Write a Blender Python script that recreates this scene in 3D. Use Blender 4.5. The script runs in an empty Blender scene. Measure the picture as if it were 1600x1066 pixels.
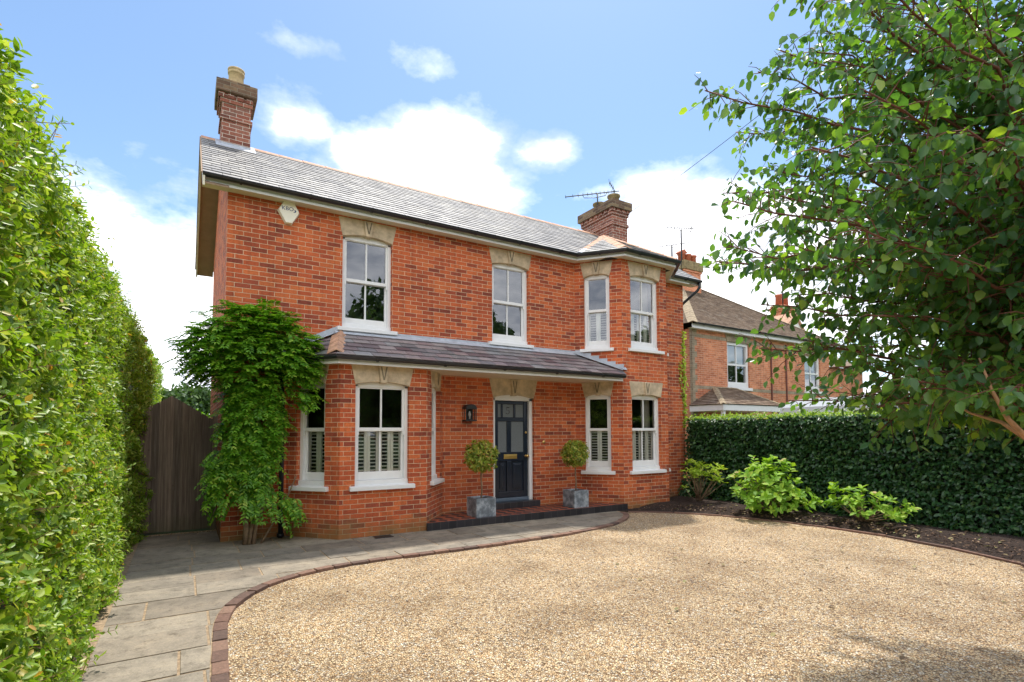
import bpy, bmesh, math, random
import numpy as np
from mathutils import Vector, Matrix, noise
random.seed(7); RNG = np.random.default_rng(11)
R = math.radians
S = bpy.context.scene
COL = S.collection

# ------------------------------------------------------------------ helpers
def tag(o, label=None, cat=None, group=None, kind=None):
    if label: o['label'] = label
    if cat: o['category'] = cat
    if group: o['group'] = group
    if kind: o['kind'] = kind
    return o

def empty(name, loc, label=None, cat=None, group=None):
    o = bpy.data.objects.new(name, None); COL.objects.link(o)
    o.location = loc; o.empty_display_size = .2
    return tag(o, label, cat, group)

def adopt(o, parent):
    if parent is None: return
    o.parent = parent
    m = Matrix.Identity(4); p = parent
    while p is not None:
        m = Matrix.Translation(p.location) @ m; p = p.parent
    # children meshes carry world coordinates: cancel the parents' location
    loc = Vector((0, 0, 0)); p = parent
    while p is not None:
        if p.type == 'EMPTY': loc += p.location
        p = p.parent
    if parent.type == 'EMPTY':
        o.matrix_parent_inverse = Matrix.Translation(-loc)
    else:
        o.matrix_parent_inverse = Matrix.Identity(4)

class MB:
    def __init__(s): s.v = []; s.f = []; s.M = Matrix.Identity(4)
    def add(s, P): s.v.append(tuple(s.M @ Vector(P))); return len(s.v) - 1
    def face(s, pts): s.f.append([s.add(p) for p in pts]); return s
    def box(s, x0, x1, y0, y1, z0, z1):
        i = [s.add(p) for p in ((x0,y0,z0),(x1,y0,z0),(x1,y1,z0),(x0,y1,z0),(x0,y0,z1),(x1,y0,z1),(x1,y1,z1),(x0,y1,z1))]
        for q in ((0,3,2,1),(4,5,6,7),(0,1,5,4),(1,2,6,5),(2,3,7,6),(3,0,4,7)): s.f.append([i[k] for k in q])
        return s
    def prism(s, poly, y0, y1, axis='y'):
        # poly: list of (a, b) ; extruded along axis
        if axis == 'y': g = lambda a, b, t: (a, t, b)
        elif axis == 'z': g = lambda a, b, t: (a, b, t)
        else: g = lambda a, b, t: (t, a, b)
        n = len(poly)
        A = [s.add(g(a, b, y0)) for a, b in poly]; B = [s.add(g(a, b, y1)) for a, b in poly]
        s.f.append(A); s.f.append(B[::-1])
        for k in range(n): s.f.append([A[(k+1) % n], A[k], B[k], B[(k+1) % n]])
        return s
    def tube(s, pts, rad, n=8, cap=True):
        pts = [Vector(p) for p in pts]
        if not hasattr(rad, '__len__'): rad = [rad] * len(pts)
        rings = []; up = None
        for k, p in enumerate(pts):
            d = (pts[min(k+1, len(pts)-1)] - pts[max(k-1, 0)]).normalized()
            if up is None: up = Vector((0,0,1)) if abs(d.z) < .9 else Vector((1,0,0))
            a = d.cross(up)
            if a.length < 1e-4: a = d.cross(Vector((0.3,1,0.2)))
            a.normalize(); b = a.cross(d).normalized(); up = b
            rings.append([s.add(p + (a*math.cos(t) + b*math.sin(t))*rad[k]) for t in [2*math.pi*j/n for j in range(n)]])
        for k in range(len(rings)-1):
            for j in range(n): s.f.append([rings[k][j], rings[k][(j+1) % n], rings[k+1][(j+1) % n], rings[k+1][j]])
        if cap: s.f.append(rings[0][::-1]); s.f.append(rings[-1])
        return s
    def lathe(s, c, prof, n=20):
        rings = []
        for r, z in prof: rings.append([s.add((c[0]+r*math.cos(2*math.pi*j/n), c[1]+r*math.sin(2*math.pi*j/n), c[2]+z)) for j in range(n)])
        for k in range(len(rings)-1):
            for j in range(n): s.f.append([rings[k][j], rings[k][(j+1) % n], rings[k+1][(j+1) % n], rings[k+1][j]])
        s.f.append(rings[0][::-1]); s.f.append(rings[-1])
        return s
    def build(s, name, mat, parent=None, bevel=0, smooth=False, **kw):
        me = bpy.data.meshes.new(name); me.from_pydata(s.v, [], s.f); me.update()
        bm = bmesh.new(); bm.from_mesh(me)
        bmesh.ops.recalc_face_normals(bm, faces=bm.faces) if kw.pop('recalc', True) else None
        uv = bm.loops.layers.uv.new('UVMap')
        for f in bm.faces:
            n = f.normal
            if abs(n.z) < .8:
                t = Vector((-n.y, n.x, 0)).normalized()
                for l in f.loops: l[uv].uv = (l.vert.co.dot(t) + (.06 if abs(n.x) > .3 and abs(n.y) > .3 else 0), l.vert.co.z)
            else:
                for l in f.loops: l[uv].uv = (l.vert.co.x, l.vert.co.y)
            f.smooth = smooth
        bm.to_mesh(me); bm.free()
        o = bpy.data.objects.new(name, me); COL.objects.link(o)
        if mat: me.materials.append(mat)
        if bevel:
            b = o.modifiers.new('bevel', 'BEVEL'); b.width = bevel; b.segments = 2; b.limit_method = 'ANGLE'; b.angle_limit = R(40)
        adopt(o, parent); tag(o, **kw)
        return o

# ------------------------------------------------------------------ materials
def new_mat(name):
    m = bpy.data.materials.new(name); m.use_nodes = True; nt = m.node_tree; nt.nodes.clear()
    out = nt.nodes.new('ShaderNodeOutputMaterial'); b = nt.nodes.new('ShaderNodeBsdfPrincipled')
    nt.links.new(b.outputs[0], out.inputs[0])
    return m, nt, b, out
def node(nt, t, **kw):
    n = nt.nodes.new(t)
    for k, v in kw.items():
        if k.startswith('i_'): n.inputs[k[2:].replace('_', ' ')].default_value = v
        else: setattr(n, k, v)
    return n
def ramp(nt, stops, fac=None, interp='LINEAR'):
    r = nt.nodes.new('ShaderNodeValToRGB'); cr = r.color_ramp; cr.interpolation = interp
    while len(cr.elements) < len(stops): cr.elements.new(.5)
    for e, (p, c) in zip(cr.elements, stops): e.position = p; e.color = (*c, 1) if len(c) == 3 else c
    if fac is not None: nt.links.new(fac, r.inputs[0])
    return r
def mixc(nt, fac, a, b, mode='MIX'):
    m = nt.nodes.new('ShaderNodeMix'); m.data_type = 'RGBA'; m.blend_type = mode
    for s, x in ((m.inputs[0], fac), (m.inputs[6], a), (m.inputs[7], b)):
        if isinstance(x, (int, float)): s.default_value = x
        elif isinstance(x, tuple): s.default_value = (*x, 1)
        else: nt.links.new(x, s)
    return m.outputs[2]
def math_n(nt, op, a, b=None, c=None, clamp=False):
    m = nt.nodes.new('ShaderNodeMath'); m.operation = op; m.use_clamp = clamp
    for k, x in enumerate((a, b, c)):
        if x is None: continue
        if isinstance(x, (int, float)): m.inputs[k].default_value = x
        else: nt.links.new(x, m.inputs[k])
    return m.outputs[0]
def noise_n(nt, scale, detail=4, rough=.6, vec=None, out='Fac'):
    n = node(nt, 'ShaderNodeTexNoise', i_Scale=scale, i_Detail=detail, i_Roughness=rough)
    if vec is not None: nt.links.new(vec, n.inputs['Vector'])
    return n.outputs[out]
def objc(nt): return nt.nodes.new('ShaderNodeTexCoord').outputs['Object']
def bump(nt, b, h, strength=.4, dist=.01):
    n = node(nt, 'ShaderNodeBump', i_Strength=strength, i_Distance=dist); nt.links.new(h, n.inputs['Height'])
    nt.links.new(n.outputs[0], b.inputs['Normal']); return n

def simple(name, col, rough=.6, metal=0, var=.15, vscale=6, bscale=60, bstr=.15, bdist=.004):
    m, nt, b, o = new_mat(name); v = objc(nt)
    n = noise_n(nt, vscale, 6, .65, v)
    lo = tuple(c*(1-var) for c in col); hi = tuple(min(1, c*(1+var)) for c in col)
    r = ramp(nt, [(.3, lo), (.7, hi)], n)
    nt.links.new(r.outputs[0], b.inputs['Base Color'])
    b.inputs['Roughness'].default_value = rough; b.inputs['Metallic'].default_value = metal
    if bstr: bump(nt, b, noise_n(nt, bscale, 3, .6, v), bstr, bdist)
    return m

def brick_mat(name, stops, mortar, dirt=0.0, stain=None, mort=.0037, fade=0.25):
    m, nt, b, o = new_mat(name)
    uv = nt.nodes.new('ShaderNodeTexCoord').outputs['UV']; ob = objc(nt)
    wob = noise_n(nt, 14, 2, .5, ob, 'Color')
    dv = node(nt, 'ShaderNodeVectorMath', operation='SUBTRACT'); nt.links.new(wob, dv.inputs[0]); dv.inputs[1].default_value = (.5,.5,.5)
    sv = node(nt, 'ShaderNodeVectorMath', operation='SCALE'); nt.links.new(dv.outputs[0], sv.inputs[0]); sv.inputs['Scale'].default_value = .006
    av = node(nt, 'ShaderNodeVectorMath', operation='ADD'); nt.links.new(uv, av.inputs[0]); nt.links.new(sv.outputs[0], av.inputs[1])
    br = node(nt, 'ShaderNodeTexBrick', offset=.5, squash=1); nt.links.new(av.outputs[0], br.inputs['Vector'])
    for k, val in (('Scale', 1), ('Mortar Size', mort), ('Mortar Smooth', .12), ('Bias', 0), ('Brick Width', .225), ('Row Height', .0735)): br.inputs[k].default_value = val
    br.inputs['Color1'].default_value = (0,0,0,1); br.inputs['Color2'].default_value = (1,1,1,1); br.inputs['Mortar'].default_value = (.5,.5,.5,1)
    bc = ramp(nt, stops, br.outputs['Color'])
    g = noise_n(nt, 38, 5, .7, ob); gg = ramp(nt, [(.25, (.68,.64,.62)), (.6, (1,1,1)), (.85, (1.18,1.14,1.08))], g)
    c1 = mixc(nt, 1, bc.outputs[0], gg.outputs[0], 'MULTIPLY')
    big = noise_n(nt, 1.1, 5, .62, ob); gb = ramp(nt, [(.35, (.82,.80,.80)), (.62, (1.08,1.05,1.02))], big)
    c2 = mixc(nt, 1, c1, gb.outputs[0], 'MULTIPLY')
    # soot / bloom over brick faces
    so = noise_n(nt, 5.5, 6, .75, ob); sm = ramp(nt, [(.56, (0,0,0)), (.8, (1,1,1))], so)
    c3 = mixc(nt, math_n(nt, 'MULTIPLY', sm.outputs[0], .45+dirt), c2, (.10,.055,.04))
    stp = node(nt, 'ShaderNodeMapping'); stp.inputs['Scale'].default_value = (7,7,.55); nt.links.new(ob, stp.inputs[0])
    sk = ramp(nt, [(.50, (1,1,1)), (.72, (.66,.62,.60))], noise_n(nt, 1, 5, .65, stp.outputs[0]))
    c3 = mixc(nt, 1, c3, sk.outputs[0], 'MULTIPLY')
    mo = noise_n(nt, 7, 5, .7, ob); mc = ramp(nt, [(.28, tuple(x*.5 for x in mortar)), (.58, mortar)], mo)
    c4 = mixc(nt, br.outputs['Fac'], c3, mc.outputs[0])
    if stain:
        sp = node(nt, 'ShaderNodeSeparateXYZ'); nt.links.new(ob, sp.inputs[0])
        h = math_n(nt, 'MULTIPLY_ADD', noise_n(nt, 1.7, 5, .7, ob), 1.1, math_n(nt, 'MULTIPLY', sp.outputs[2], -1.3))
        k = ramp(nt, [(.18, (0,0,0)), (.5, (1,1,1))], h)
        c4 = mixc(nt, math_n(nt, 'MULTIPLY', k.outputs[0], .62), c4, stain)
    nt.links.new(c4, b.inputs['Base Color']); b.inputs['Roughness'].default_value = .88
    hh = math_n(nt, 'ADD', math_n(nt, 'MULTIPLY', br.outputs['Fac'], -1), math_n(nt, 'MULTIPLY', g, .55))
    bump(nt, b, hh, .7, .006)
    return m

BR = [(0, (.27,.058,.030)), (.14, (.42,.085,.032)), (.35, (.56,.115,.036)), (.60, (.64,.145,.043)), (.80, (.68,.175,.052)), (.92, (.54,.110,.040)), (1, (.30,.065,.036))]
M = {}
M['brick'] = brick_mat('brick', BR, (.76,.58,.38), stain=(.20,.15,.05))
M['brick_dark'] = brick_mat('brick_chimney', [(0, (.17,.06,.04)), (.4, (.32,.11,.07)), (.8, (.42,.17,.11)), (1, (.24,.12,.09))], (.82,.74,.62), dirt=.3)
M['brick_cap'] = brick_mat('brick_cap', [(0, (.13,.08,.05)), (.5, (.22,.13,.08)), (1, (.30,.22,.12))], (.30,.27,.19), dirt=.3)
M['brick_n'] = brick_mat('brick_neighbour', [(0, (.56,.19,.09)), (.4, (.72,.27,.13)), (1, (.82,.35,.18))], (.78,.60,.46))
M['white'] = simple('white_paint', (.80,.80,.79), .42, var=.04, bscale=30, bstr=.05)
M['cream'] = simple('cream_paint', (.66,.60,.47), .5, var=.06, bscale=30, bstr=.05)
M['brown_soffit'] = simple('brown_soffit', (.30,.20,.13), .8)
M['shutter'] = simple('shutter_paint', (.86,.86,.78), .5, var=.03, bstr=0)
M['black'] = simple('black_gutter', (.017,.018,.024), .28, var=.3, bstr=.03)
M['iron'] = simple('black_iron', (.02,.02,.022), .45, var=.3)
M['stone'] = simple('bath_stone', (.52,.41,.275), .85, var=.38, vscale=5, bscale=45, bstr=.35)
M['carving'] = simple('dark_carving_stone', (.17,.14,.09), .9, var=.4, vscale=20)  # darker stone colour for the V lines on each keystone
M['lead'] = simple('lead', (.42,.45,.50), .5, var=.22, vscale=8, bscale=12, bstr=.3, bdist=.01)
M['terracotta'] = simple('terracotta', (.52,.30,.19), .8, var=.35, vscale=9, bscale=40, bstr=.4)
M['pot'] = simple('chimney_pot_clay', (.48,.36,.19), .8, var=.3, vscale=10, bstr=.3)
M['redpot'] = simple('red_chimney_pot', (.50,.14,.07), .8, var=.25, vscale=10, bstr=.3)
M['navy'] = simple('navy_door_paint', (.010,.017,.032), .22, var=.15, bstr=.03)
M['bluegrey'] = simple('blue_grey_paint', (.12,.16,.21), .4, var=.1)
M['brass'] = simple('brass', (.65,.45,.16), .3, metal=1, var=.1)
M['dark'] = simple('interior_shade', (.035,.03,.027), .9, var=.2, bstr=0)  # near-black colour stands in for the shade of unlit rooms
M['curtain'] = simple('curtain', (.50,.47,.40), .9, var=.1, bscale=10)
M['bark'] = simple('bark', (.23,.15,.09), .9, var=.4, vscale=14, bscale=50, bstr=.6)
M['birch'] = simple('orange_bark', (.42,.22,.11), .7, var=.35, vscale=10, bscale=40, bstr=.4)
M['twig'] = simple('red_twig', (.16,.055,.035), .7, var=.3, vscale=10, bstr=0)
M['alarm'] = simple('alarm_plastic', (.85,.80,.66), .35, var=.04, bstr=0)
M['ink'] = simple('navy_ink', (.02,.05,.14), .5, var=0, bstr=0)
M['render'] = simple('white_render', (.80,.79,.75), .8, var=.06)
M['frost'] = simple('frosted_glass', (.15,.17,.18), .30, var=.35, vscale=90, bscale=150, bstr=.5)
M['potsoil'] = simple('potting_soil', (.03,.02,.014), .95, var=.4, vscale=30, bscale=60, bstr=.8)
M['caravan'] = simple('caravan_paint', (.36,.37,.37), .25, var=.03, bstr=0)
M['blind'] = simple('window_blind', (.75,.75,.72), .8, var=.03, bstr=0)

def glass_mat(name, boost=1.0, tint=.97):
    m, nt, b, o = new_mat(name); nt.nodes.remove(b)
    fr = node(nt, 'ShaderNodeFresnel', i_IOR=1.6)
    f = math_n(nt, 'MULTIPLY_ADD', fr.outputs[0], 1.3*boost, .05*boost, clamp=True)
    gl = node(nt, 'ShaderNodeBsdfGlossy', i_Roughness=.015); gl.inputs['Color'].default_value = (.92,.95,1,1)
    v = objc(nt); nb = node(nt, 'ShaderNodeBump', i_Strength=.12, i_Distance=.006); nt.links.new(noise_n(nt, 2.3, 2, .5, v), nb.inputs['Height']); nt.links.new(nb.outputs[0], gl.inputs['Normal'])
    tr = node(nt, 'ShaderNodeBsdfTransparent'); tr.inputs['Color'].default_value = (tint,tint,tint,1)
    mx = nt.nodes.new('ShaderNodeMixShader'); nt.links.new(f, mx.inputs[0]); nt.links.new(tr.outputs[0], mx.inputs[1]); nt.links.new(gl.outputs[0], mx.inputs[2])
    nt.links.new(mx.outputs[0], o.inputs[0])
    return m
M['glass'] = glass_mat('window_glass', .7)
M['glass_up'] = glass_mat('upper_window_glass', 1.35)

def slate_mat(name, stops, rough=.5):
    m, nt, b, o = new_mat(name); v = objc(nt)
    g = node(nt, 'ShaderNodeNewGeometry')
    r = ramp(nt, stops, g.outputs['Random Per Island'])
    n = noise_n(nt, 16, 6, .75, v); nn = ramp(nt, [(.3, (.72,.72,.74)), (.75, (1.28,1.24,1.2))], n)
    c = mixc(nt, 1, r.outputs[0], nn.outputs[0], 'MULTIPLY')
    l = noise_n(nt, 45, 4, .7, v); l2 = noise_n(nt, 2.2, 4, .6, v)
    lm = ramp(nt, [(.30, (0,0,0)), (.42, (1,1,1))], math_n(nt, 'MULTIPLY', l, l2))
    c = mixc(nt, math_n(nt, 'MULTIPLY', lm.outputs[0], .5), c, (.55,.53,.44))
    nt.links.new(c, b.inputs['Base Color']); b.inputs['Roughness'].default_value = rough
    bump(nt, b, n, .4, .006)
    return m
M['slate_main'] = slate_mat('grey_slate', [(0, (.16,.16,.165)), (.5, (.235,.23,.225)), (1, (.33,.32,.30))], .55)
M['slate_porch'] = slate_mat('purple_slate', [(0, (.11,.08,.09)), (.25, (.24,.185,.19)), (.45, (.14,.145,.155)), (.7, (.31,.255,.25)), (.88, (.25,.255,.26)), (1, (.12,.10,.115))], .5)
M['tile_n'] = slate_mat('mossy_brown_tile', [(0, (.13,.085,.055)), (.5, (.19,.13,.085)), (1, (.25,.185,.125))], .9)

def leaf_mat(name, stops, trans=.35, rough=.42, tcol=None, spec=.5):
    m, nt, b, o = new_mat(name)
    g = node(nt, 'ShaderNodeNewGeometry')
    r = ramp(nt, stops, g.outputs['Random Per Island'])
    nt.links.new(r.outputs[0], b.inputs['Base Color']); b.inputs['Roughness'].default_value = rough
    b.inputs['Specular IOR Level'].default_value = spec
    t = node(nt, 'ShaderNodeBsdfTranslucent')
    tc = mixc(nt, 1, r.outputs[0], tcol or (1.5,1.6,.6), 'MULTIPLY'); nt.links.new(tc, t.inputs['Color'])
    mx = nt.nodes.new('ShaderNodeMixShader'); mx.inputs[0].default_value = trans
    nt.links.new(b.outputs[0], mx.inputs[1]); nt.links.new(t.outputs[0], mx.inputs[2]); nt.links.new(mx.outputs[0], o.inputs[0])
    return m
M['privet'] = leaf_mat('privet_leaf', [(0, (.10,.20,.015)), (.4, (.21,.34,.028)), (.75, (.33,.45,.05)), (.965, (.50,.55,.14)), (1, (.55,.27,.05))], .36)
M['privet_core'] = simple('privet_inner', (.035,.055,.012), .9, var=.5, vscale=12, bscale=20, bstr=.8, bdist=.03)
M['beech'] = leaf_mat('beech_leaf', [(0, (.016,.058,.020)), (.5, (.034,.10,.028)), (.9, (.062,.145,.036)), (1, (.11,.19,.045))], .25, .38)
M['beech_top'] = leaf_mat('beech_young_leaf', [(0, (.12,.22,.03)), (.6, (.24,.36,.05)), (1, (.4,.48,.10))], .4)
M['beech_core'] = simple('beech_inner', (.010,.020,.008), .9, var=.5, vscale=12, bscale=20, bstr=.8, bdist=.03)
M['wisteria'] = leaf_mat('wisteria_leaf', [(0, (.07,.19,.014)), (.5, (.14,.33,.02)), (.85, (.24,.45,.035)), (1, (.40,.50,.06))], .38)
M['treeleaf'] = leaf_mat('tree_leaf', [(0, (.045,.115,.05)), (.5, (.075,.165,.055)), (.9, (.12,.22,.055)), (1, (.25,.34,.07))], .45, .28, (2.3,2.4,.5))
M['topiary'] = leaf_mat('bay_leaf', [(0, (.13,.21,.025)), (.5, (.30,.38,.05)), (.85, (.50,.48,.09)), (1, (.52,.28,.07))], .35)
M['hydrangea'] = leaf_mat('hydrangea_leaf', [(0, (.12,.26,.02)), (.5, (.22,.40,.035)), (.95, (.36,.50,.06)), (1, (.5,.34,.18))], .32, .6, None, .3)
M['rhodo'] = leaf_mat('rhododendron_leaf', [(0, (.24,.38,.03)), (.6, (.42,.56,.06)), (1, (.60,.64,.14))], .35, .6, None, .3)
M['farleaf'] = leaf_mat('far_leaf', [(0, (.03,.07,.02)), (.6, (.06,.12,.03)), (1, (.10,.17,.04))], .25, .6)
M['paleleaf'] = leaf_mat('variegated_leaf', [(0, (.14,.24,.05)), (.5, (.28,.36,.10)), (1, (.48,.52,.26))], .3, .6)
M['litter'] = leaf_mat('fallen_leaf', [(0, (.09,.05,.025)), (.5, (.16,.10,.045)), (.8, (.22,.24,.08)), (1, (.36,.22,.10))], .1, .7)

# gravel
def gravel_mat():
    m, nt, b, o = new_mat('golden_gravel'); v = objc(nt)
    vo = node(nt, 'ShaderNodeTexVoronoi', i_Scale=58, i_Randomness=1); nt.links.new(v, vo.inputs['Vector'])
    ve = node(nt, 'ShaderNodeTexVoronoi', feature='DISTANCE_TO_EDGE', i_Scale=58, i_Randomness=1); nt.links.new(v, ve.inputs['Vector'])
    sp = node(nt, 'ShaderNodeSeparateColor'); nt.links.new(vo.outputs['Color'], sp.inputs[0])
    st = ramp(nt, [(0, (.20,.12,.06)), (.10, (.38,.23,.11)), (.22, (.58,.40,.21)), (.40, (.70,.51,.28)), (.55, (.80,.63,.38)), (.66, (.60,.36,.16)), (.78, (.84,.70,.48)), (.90, (.46,.35,.24)), (1, (.90,.82,.66))], sp.outputs[0])
    gap_shade = ramp(nt, [(0, (.10,.07,.05)), (.16, (1,1,1))], ve.outputs['Distance'])  # darkens the gaps between stones; their shade is put into the colour
    c = mixc(nt, 1, st.outputs[0], gap_shade.outputs[0], 'MULTIPLY')
    big = noise_n(nt, .9, 6, .66, v); bb = ramp(nt, [(.36, (.70,.66,.62)), (.50, (.95,.94,.93)), (.64, (1.12,1.11,1.10))], big)
    c = mixc(nt, 1, c, bb.outputs[0], 'MULTIPLY')
    nt.links.new(c, b.inputs['Base Color']); b.inputs['Roughness'].default_value = .8
    h = math_n(nt, 'ADD', math_n(nt, 'MINIMUM', ve.outputs['Distance'], .25), math_n(nt, 'MULTIPLY', sp.outputs[1], .25))
    bump(nt, b, h, 1.0, .02)
    return m
M['gravel'] = gravel_mat()

def slab_mat():
    m, nt, b, o = new_mat('york_stone'); v = objc(nt)
    g = node(nt, 'ShaderNodeNewGeometry')
    r = ramp(nt, [(0, (.22,.185,.145)), (.35, (.29,.245,.19)), (.6, (.25,.22,.18)), (1, (.34,.29,.225))], g.outputs['Random Per Island'])
    n = noise_n(nt, 2.6, 9, .78, v); nn = ramp(nt, [(.30, (.50,.49,.46)), (.5, (.95,.94,.92)), (.70, (1.32,1.27,1.18))], n)
    c = mixc(nt, 1, r.outputs[0], nn.outputs[0], 'MULTIPLY')
    n2 = noise_n(nt, 70, 5, .7, v); n3 = ramp(nt, [(.3, (.78,.78,.78)), (.7, (1.15,1.15,1.12))], n2)
    c = mixc(nt, 1, c, n3.outputs[0], 'MULTIPLY')
    sp_ = node(nt, 'ShaderNodeTexVoronoi', i_Scale=7.5); nt.links.new(v, sp_.inputs['Vector'])
    lm = ramp(nt, [(.05, (1,1,1)), (.16, (0,0,0))], math_n(nt, 'ADD', sp_.outputs['Distance'], math_n(nt, 'MULTIPLY', noise_n(nt, 9, 4, .7, v), .16)))
    c = mixc(nt, math_n(nt, 'MULTIPLY', lm.outputs[0], .55), c, (.50,.46,.38))
    dk = ramp(nt, [(.52, (1,1,1)), (.66, (.55,.53,.50))], noise_n(nt, 6.5, 7, .8, v))
    c = mixc(nt, 1, c, dk.outputs[0], 'MULTIPLY')
    nt.links.new(c, b.inputs['Base Color']); b.inputs['Roughness'].default_value = .82
    bump(nt, b, math_n(nt, 'ADD', n, math_n(nt, 'MULTIPLY', n2, .3)), .6, .012)
    return m
M['slab'] = slab_mat()
M['joint'] = simple('sandy_joint', (.36,.26,.16), .95, var=.5, vscale=25, bscale=120, bstr=.9, bdist=.01)
def kerb_mat():
    m, nt, b, o = new_mat('kerb_brick'); v = objc(nt)
    g = node(nt, 'ShaderNodeNewGeometry')
    r = ramp(nt, [(0, (.11,.07,.055)), (.5, (.19,.105,.075)), (1, (.25,.155,.11))], g.outputs['Random Per Island'])
    n = noise_n(nt, 30, 6, .75, v); nn = ramp(nt, [(.3, (.6,.6,.6)), (.7, (1.3,1.25,1.2))], n)
    nt.links.new(mixc(nt, 1, r.outputs[0], nn.outputs[0], 'MULTIPLY'), b.inputs['Base Color']); b.inputs['Roughness'].default_value = .85
    bump(nt, b, n, .7, .008); return m
M['kerb'] = kerb_mat()
def soil_mat():
    m, nt, b, o = new_mat('bark_mulch'); v = objc(nt)
    n = noise_n(nt, 28, 8, .8, v); r = ramp(nt, [(.32, (.010,.006,.004)), (.54, (.035,.018,.011)), (.68, (.11,.058,.034)), (.8,(.24,.15,.09))], n)
    nt.links.new(r.outputs[0], b.inputs['Base Color']); b.inputs['Roughness'].default_value = .95
    bump(nt, b, n, 1, .04); return m
M['soil'] = soil_mat()
def grass_mat():
    m, nt, b, o = new_mat('rough_grass'); v = objc(nt)
    n = noise_n(nt, 3, 8, .75, v); r = ramp(nt, [(.3, (.03,.06,.012)), (.6, (.07,.12,.025)), (.8, (.13,.14,.05))], n)
    nt.links.new(r.outputs[0], b.inputs['Base Color']); b.inputs['Roughness'].default_value = .95
    bump(nt, b, n, .8, .05); return m
M['grass'] = grass_mat()
def tile_mat():
    m, nt, b, o = new_mat('quarry_tiles'); v = objc(nt)
    mp = node(nt, 'ShaderNodeMapping'); mp.inputs['Rotation'].default_value = (0,0,R(45)); nt.links.new(v, mp.inputs[0])
    ch = node(nt, 'ShaderNodeTexChecker', i_Scale=1/.15); nt.links.new(mp.outputs[0], ch.inputs['Vector'])
    ch.inputs['Color1'].default_value = (.36,.10,.05,1); ch.inputs['Color2'].default_value = (.035,.025,.026,1)
    n = noise_n(nt, 20, 5, .7, v); nn = ramp(nt, [(.3, (.7,.7,.7)), (.7, (1.25,1.25,1.25))], n)
    c = mixc(nt, 1, ch.outputs['Color'], nn.outputs[0], 'MULTIPLY')
    br = node(nt, 'ShaderNodeTexBrick', offset=0); nt.links.new(mp.outputs[0], br.inputs['Vector'])
    for k, val in (('Scale', 1), ('Mortar Size', .003), ('Brick Width', .15), ('Row Height', .15)): br.inputs[k].default_value = val
    c = mixc(nt, br.outputs['Fac'], c, (.13,.11,.10))
    nt.links.new(c, b.inputs['Base Color']); b.inputs['Roughness'].default_value = .5
    return m
M['tiles'] = tile_mat()
def blacktile_mat():
    m, nt, b, o = new_mat('black_edge_tile'); uv = nt.nodes.new('ShaderNodeTexCoord').outputs['UV']
    br = node(nt, 'ShaderNodeTexBrick', offset=0); nt.links.new(uv, br.inputs['Vector'])
    for k, val in (('Scale', 1), ('Mortar Size', .002), ('Brick Width', .15), ('Row Height', .5)): br.inputs[k].default_value = val
    br.inputs['Color1'].default_value = (.014,.013,.016,1); br.inputs['Color2'].default_value = (.032,.028,.032,1); br.inputs['Mortar'].default_value = (.12,.11,.10,1)
    nt.links.new(br.outputs['Color'], b.inputs['Base Color']); b.inputs['Roughness'].default_value = .4
    bump(nt, b, noise_n(nt, 25, 4, .6, objc(nt)), .3, .006)
    return m
M['blacktile'] = blacktile_mat()
def zinc_mat():
    m, nt, b, o = new_mat('weathered_zinc'); v = objc(nt)
    n = noise_n(nt, 5.5, 6, .7, v); r = ramp(nt, [(.33, (.10,.115,.13)), (.47, (.20,.225,.25)), (.58, (.42,.45,.48)), (.75, (.58,.60,.62))], n)
    nt.links.new(r.outputs[0], b.inputs['Base Color']); b.inputs['Roughness'].default_value = .55; b.inputs['Metallic'].default_value = .25
    bump(nt, b, n, .3, .006); return m
M['zinc'] = zinc_mat()
def wood_mat():
    m, nt, b, o = new_mat('dark_weathered_boards'); v = objc(nt)
    mp = node(nt, 'ShaderNodeMapping'); mp.inputs['Scale'].default_value = (38,38,1.3); nt.links.new(v, mp.inputs[0])
    g = node(nt, 'ShaderNodeNewGeometry')
    n = noise_n(nt, 1, 6, .7, mp.outputs[0])
    r = ramp(nt, [(.25, (.07,.052,.040)), (.5, (.19,.145,.11)), (.75, (.36,.29,.23))], n)
    rb = ramp(nt, [(0, (.65,.65,.65)), (1, (1.3,1.25,1.2))], g.outputs['Random Per Island'])
    c = mixc(nt, 1, r.outputs[0], rb.outputs[0], 'MULTIPLY')
    kn = node(nt, 'ShaderNodeTexVoronoi', i_Scale=3.2); nt.links.new(v, kn.inputs['Vector'])
    km = ramp(nt, [(.03, (.15,.12,.1)), (.09, (1,1,1))], kn.outputs['Distance'])
    c = mixc(nt, 1, c, km.outputs[0], 'MULTIPLY')
    sp = node(nt, 'ShaderNodeSeparateXYZ'); nt.links.new(v, sp.inputs[0])
    al = ramp(nt, [(.0, (1,1,1)), (.45, (0,0,0))], math_n(nt, 'ADD', sp.outputs[2], math_n(nt, 'MULTIPLY', noise_n(nt, 5, 4, .6, v), .25)))
    c = mixc(nt, math_n(nt, 'MULTIPLY', al.outputs[0], .6), c, (.075,.085,.02))
    nt.links.new(c, b.inputs['Base Color']); b.inputs['Roughness'].default_value = .8
    bump(nt, b, n, .6, .006); return m
M['gate'] = wood_mat()

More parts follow.
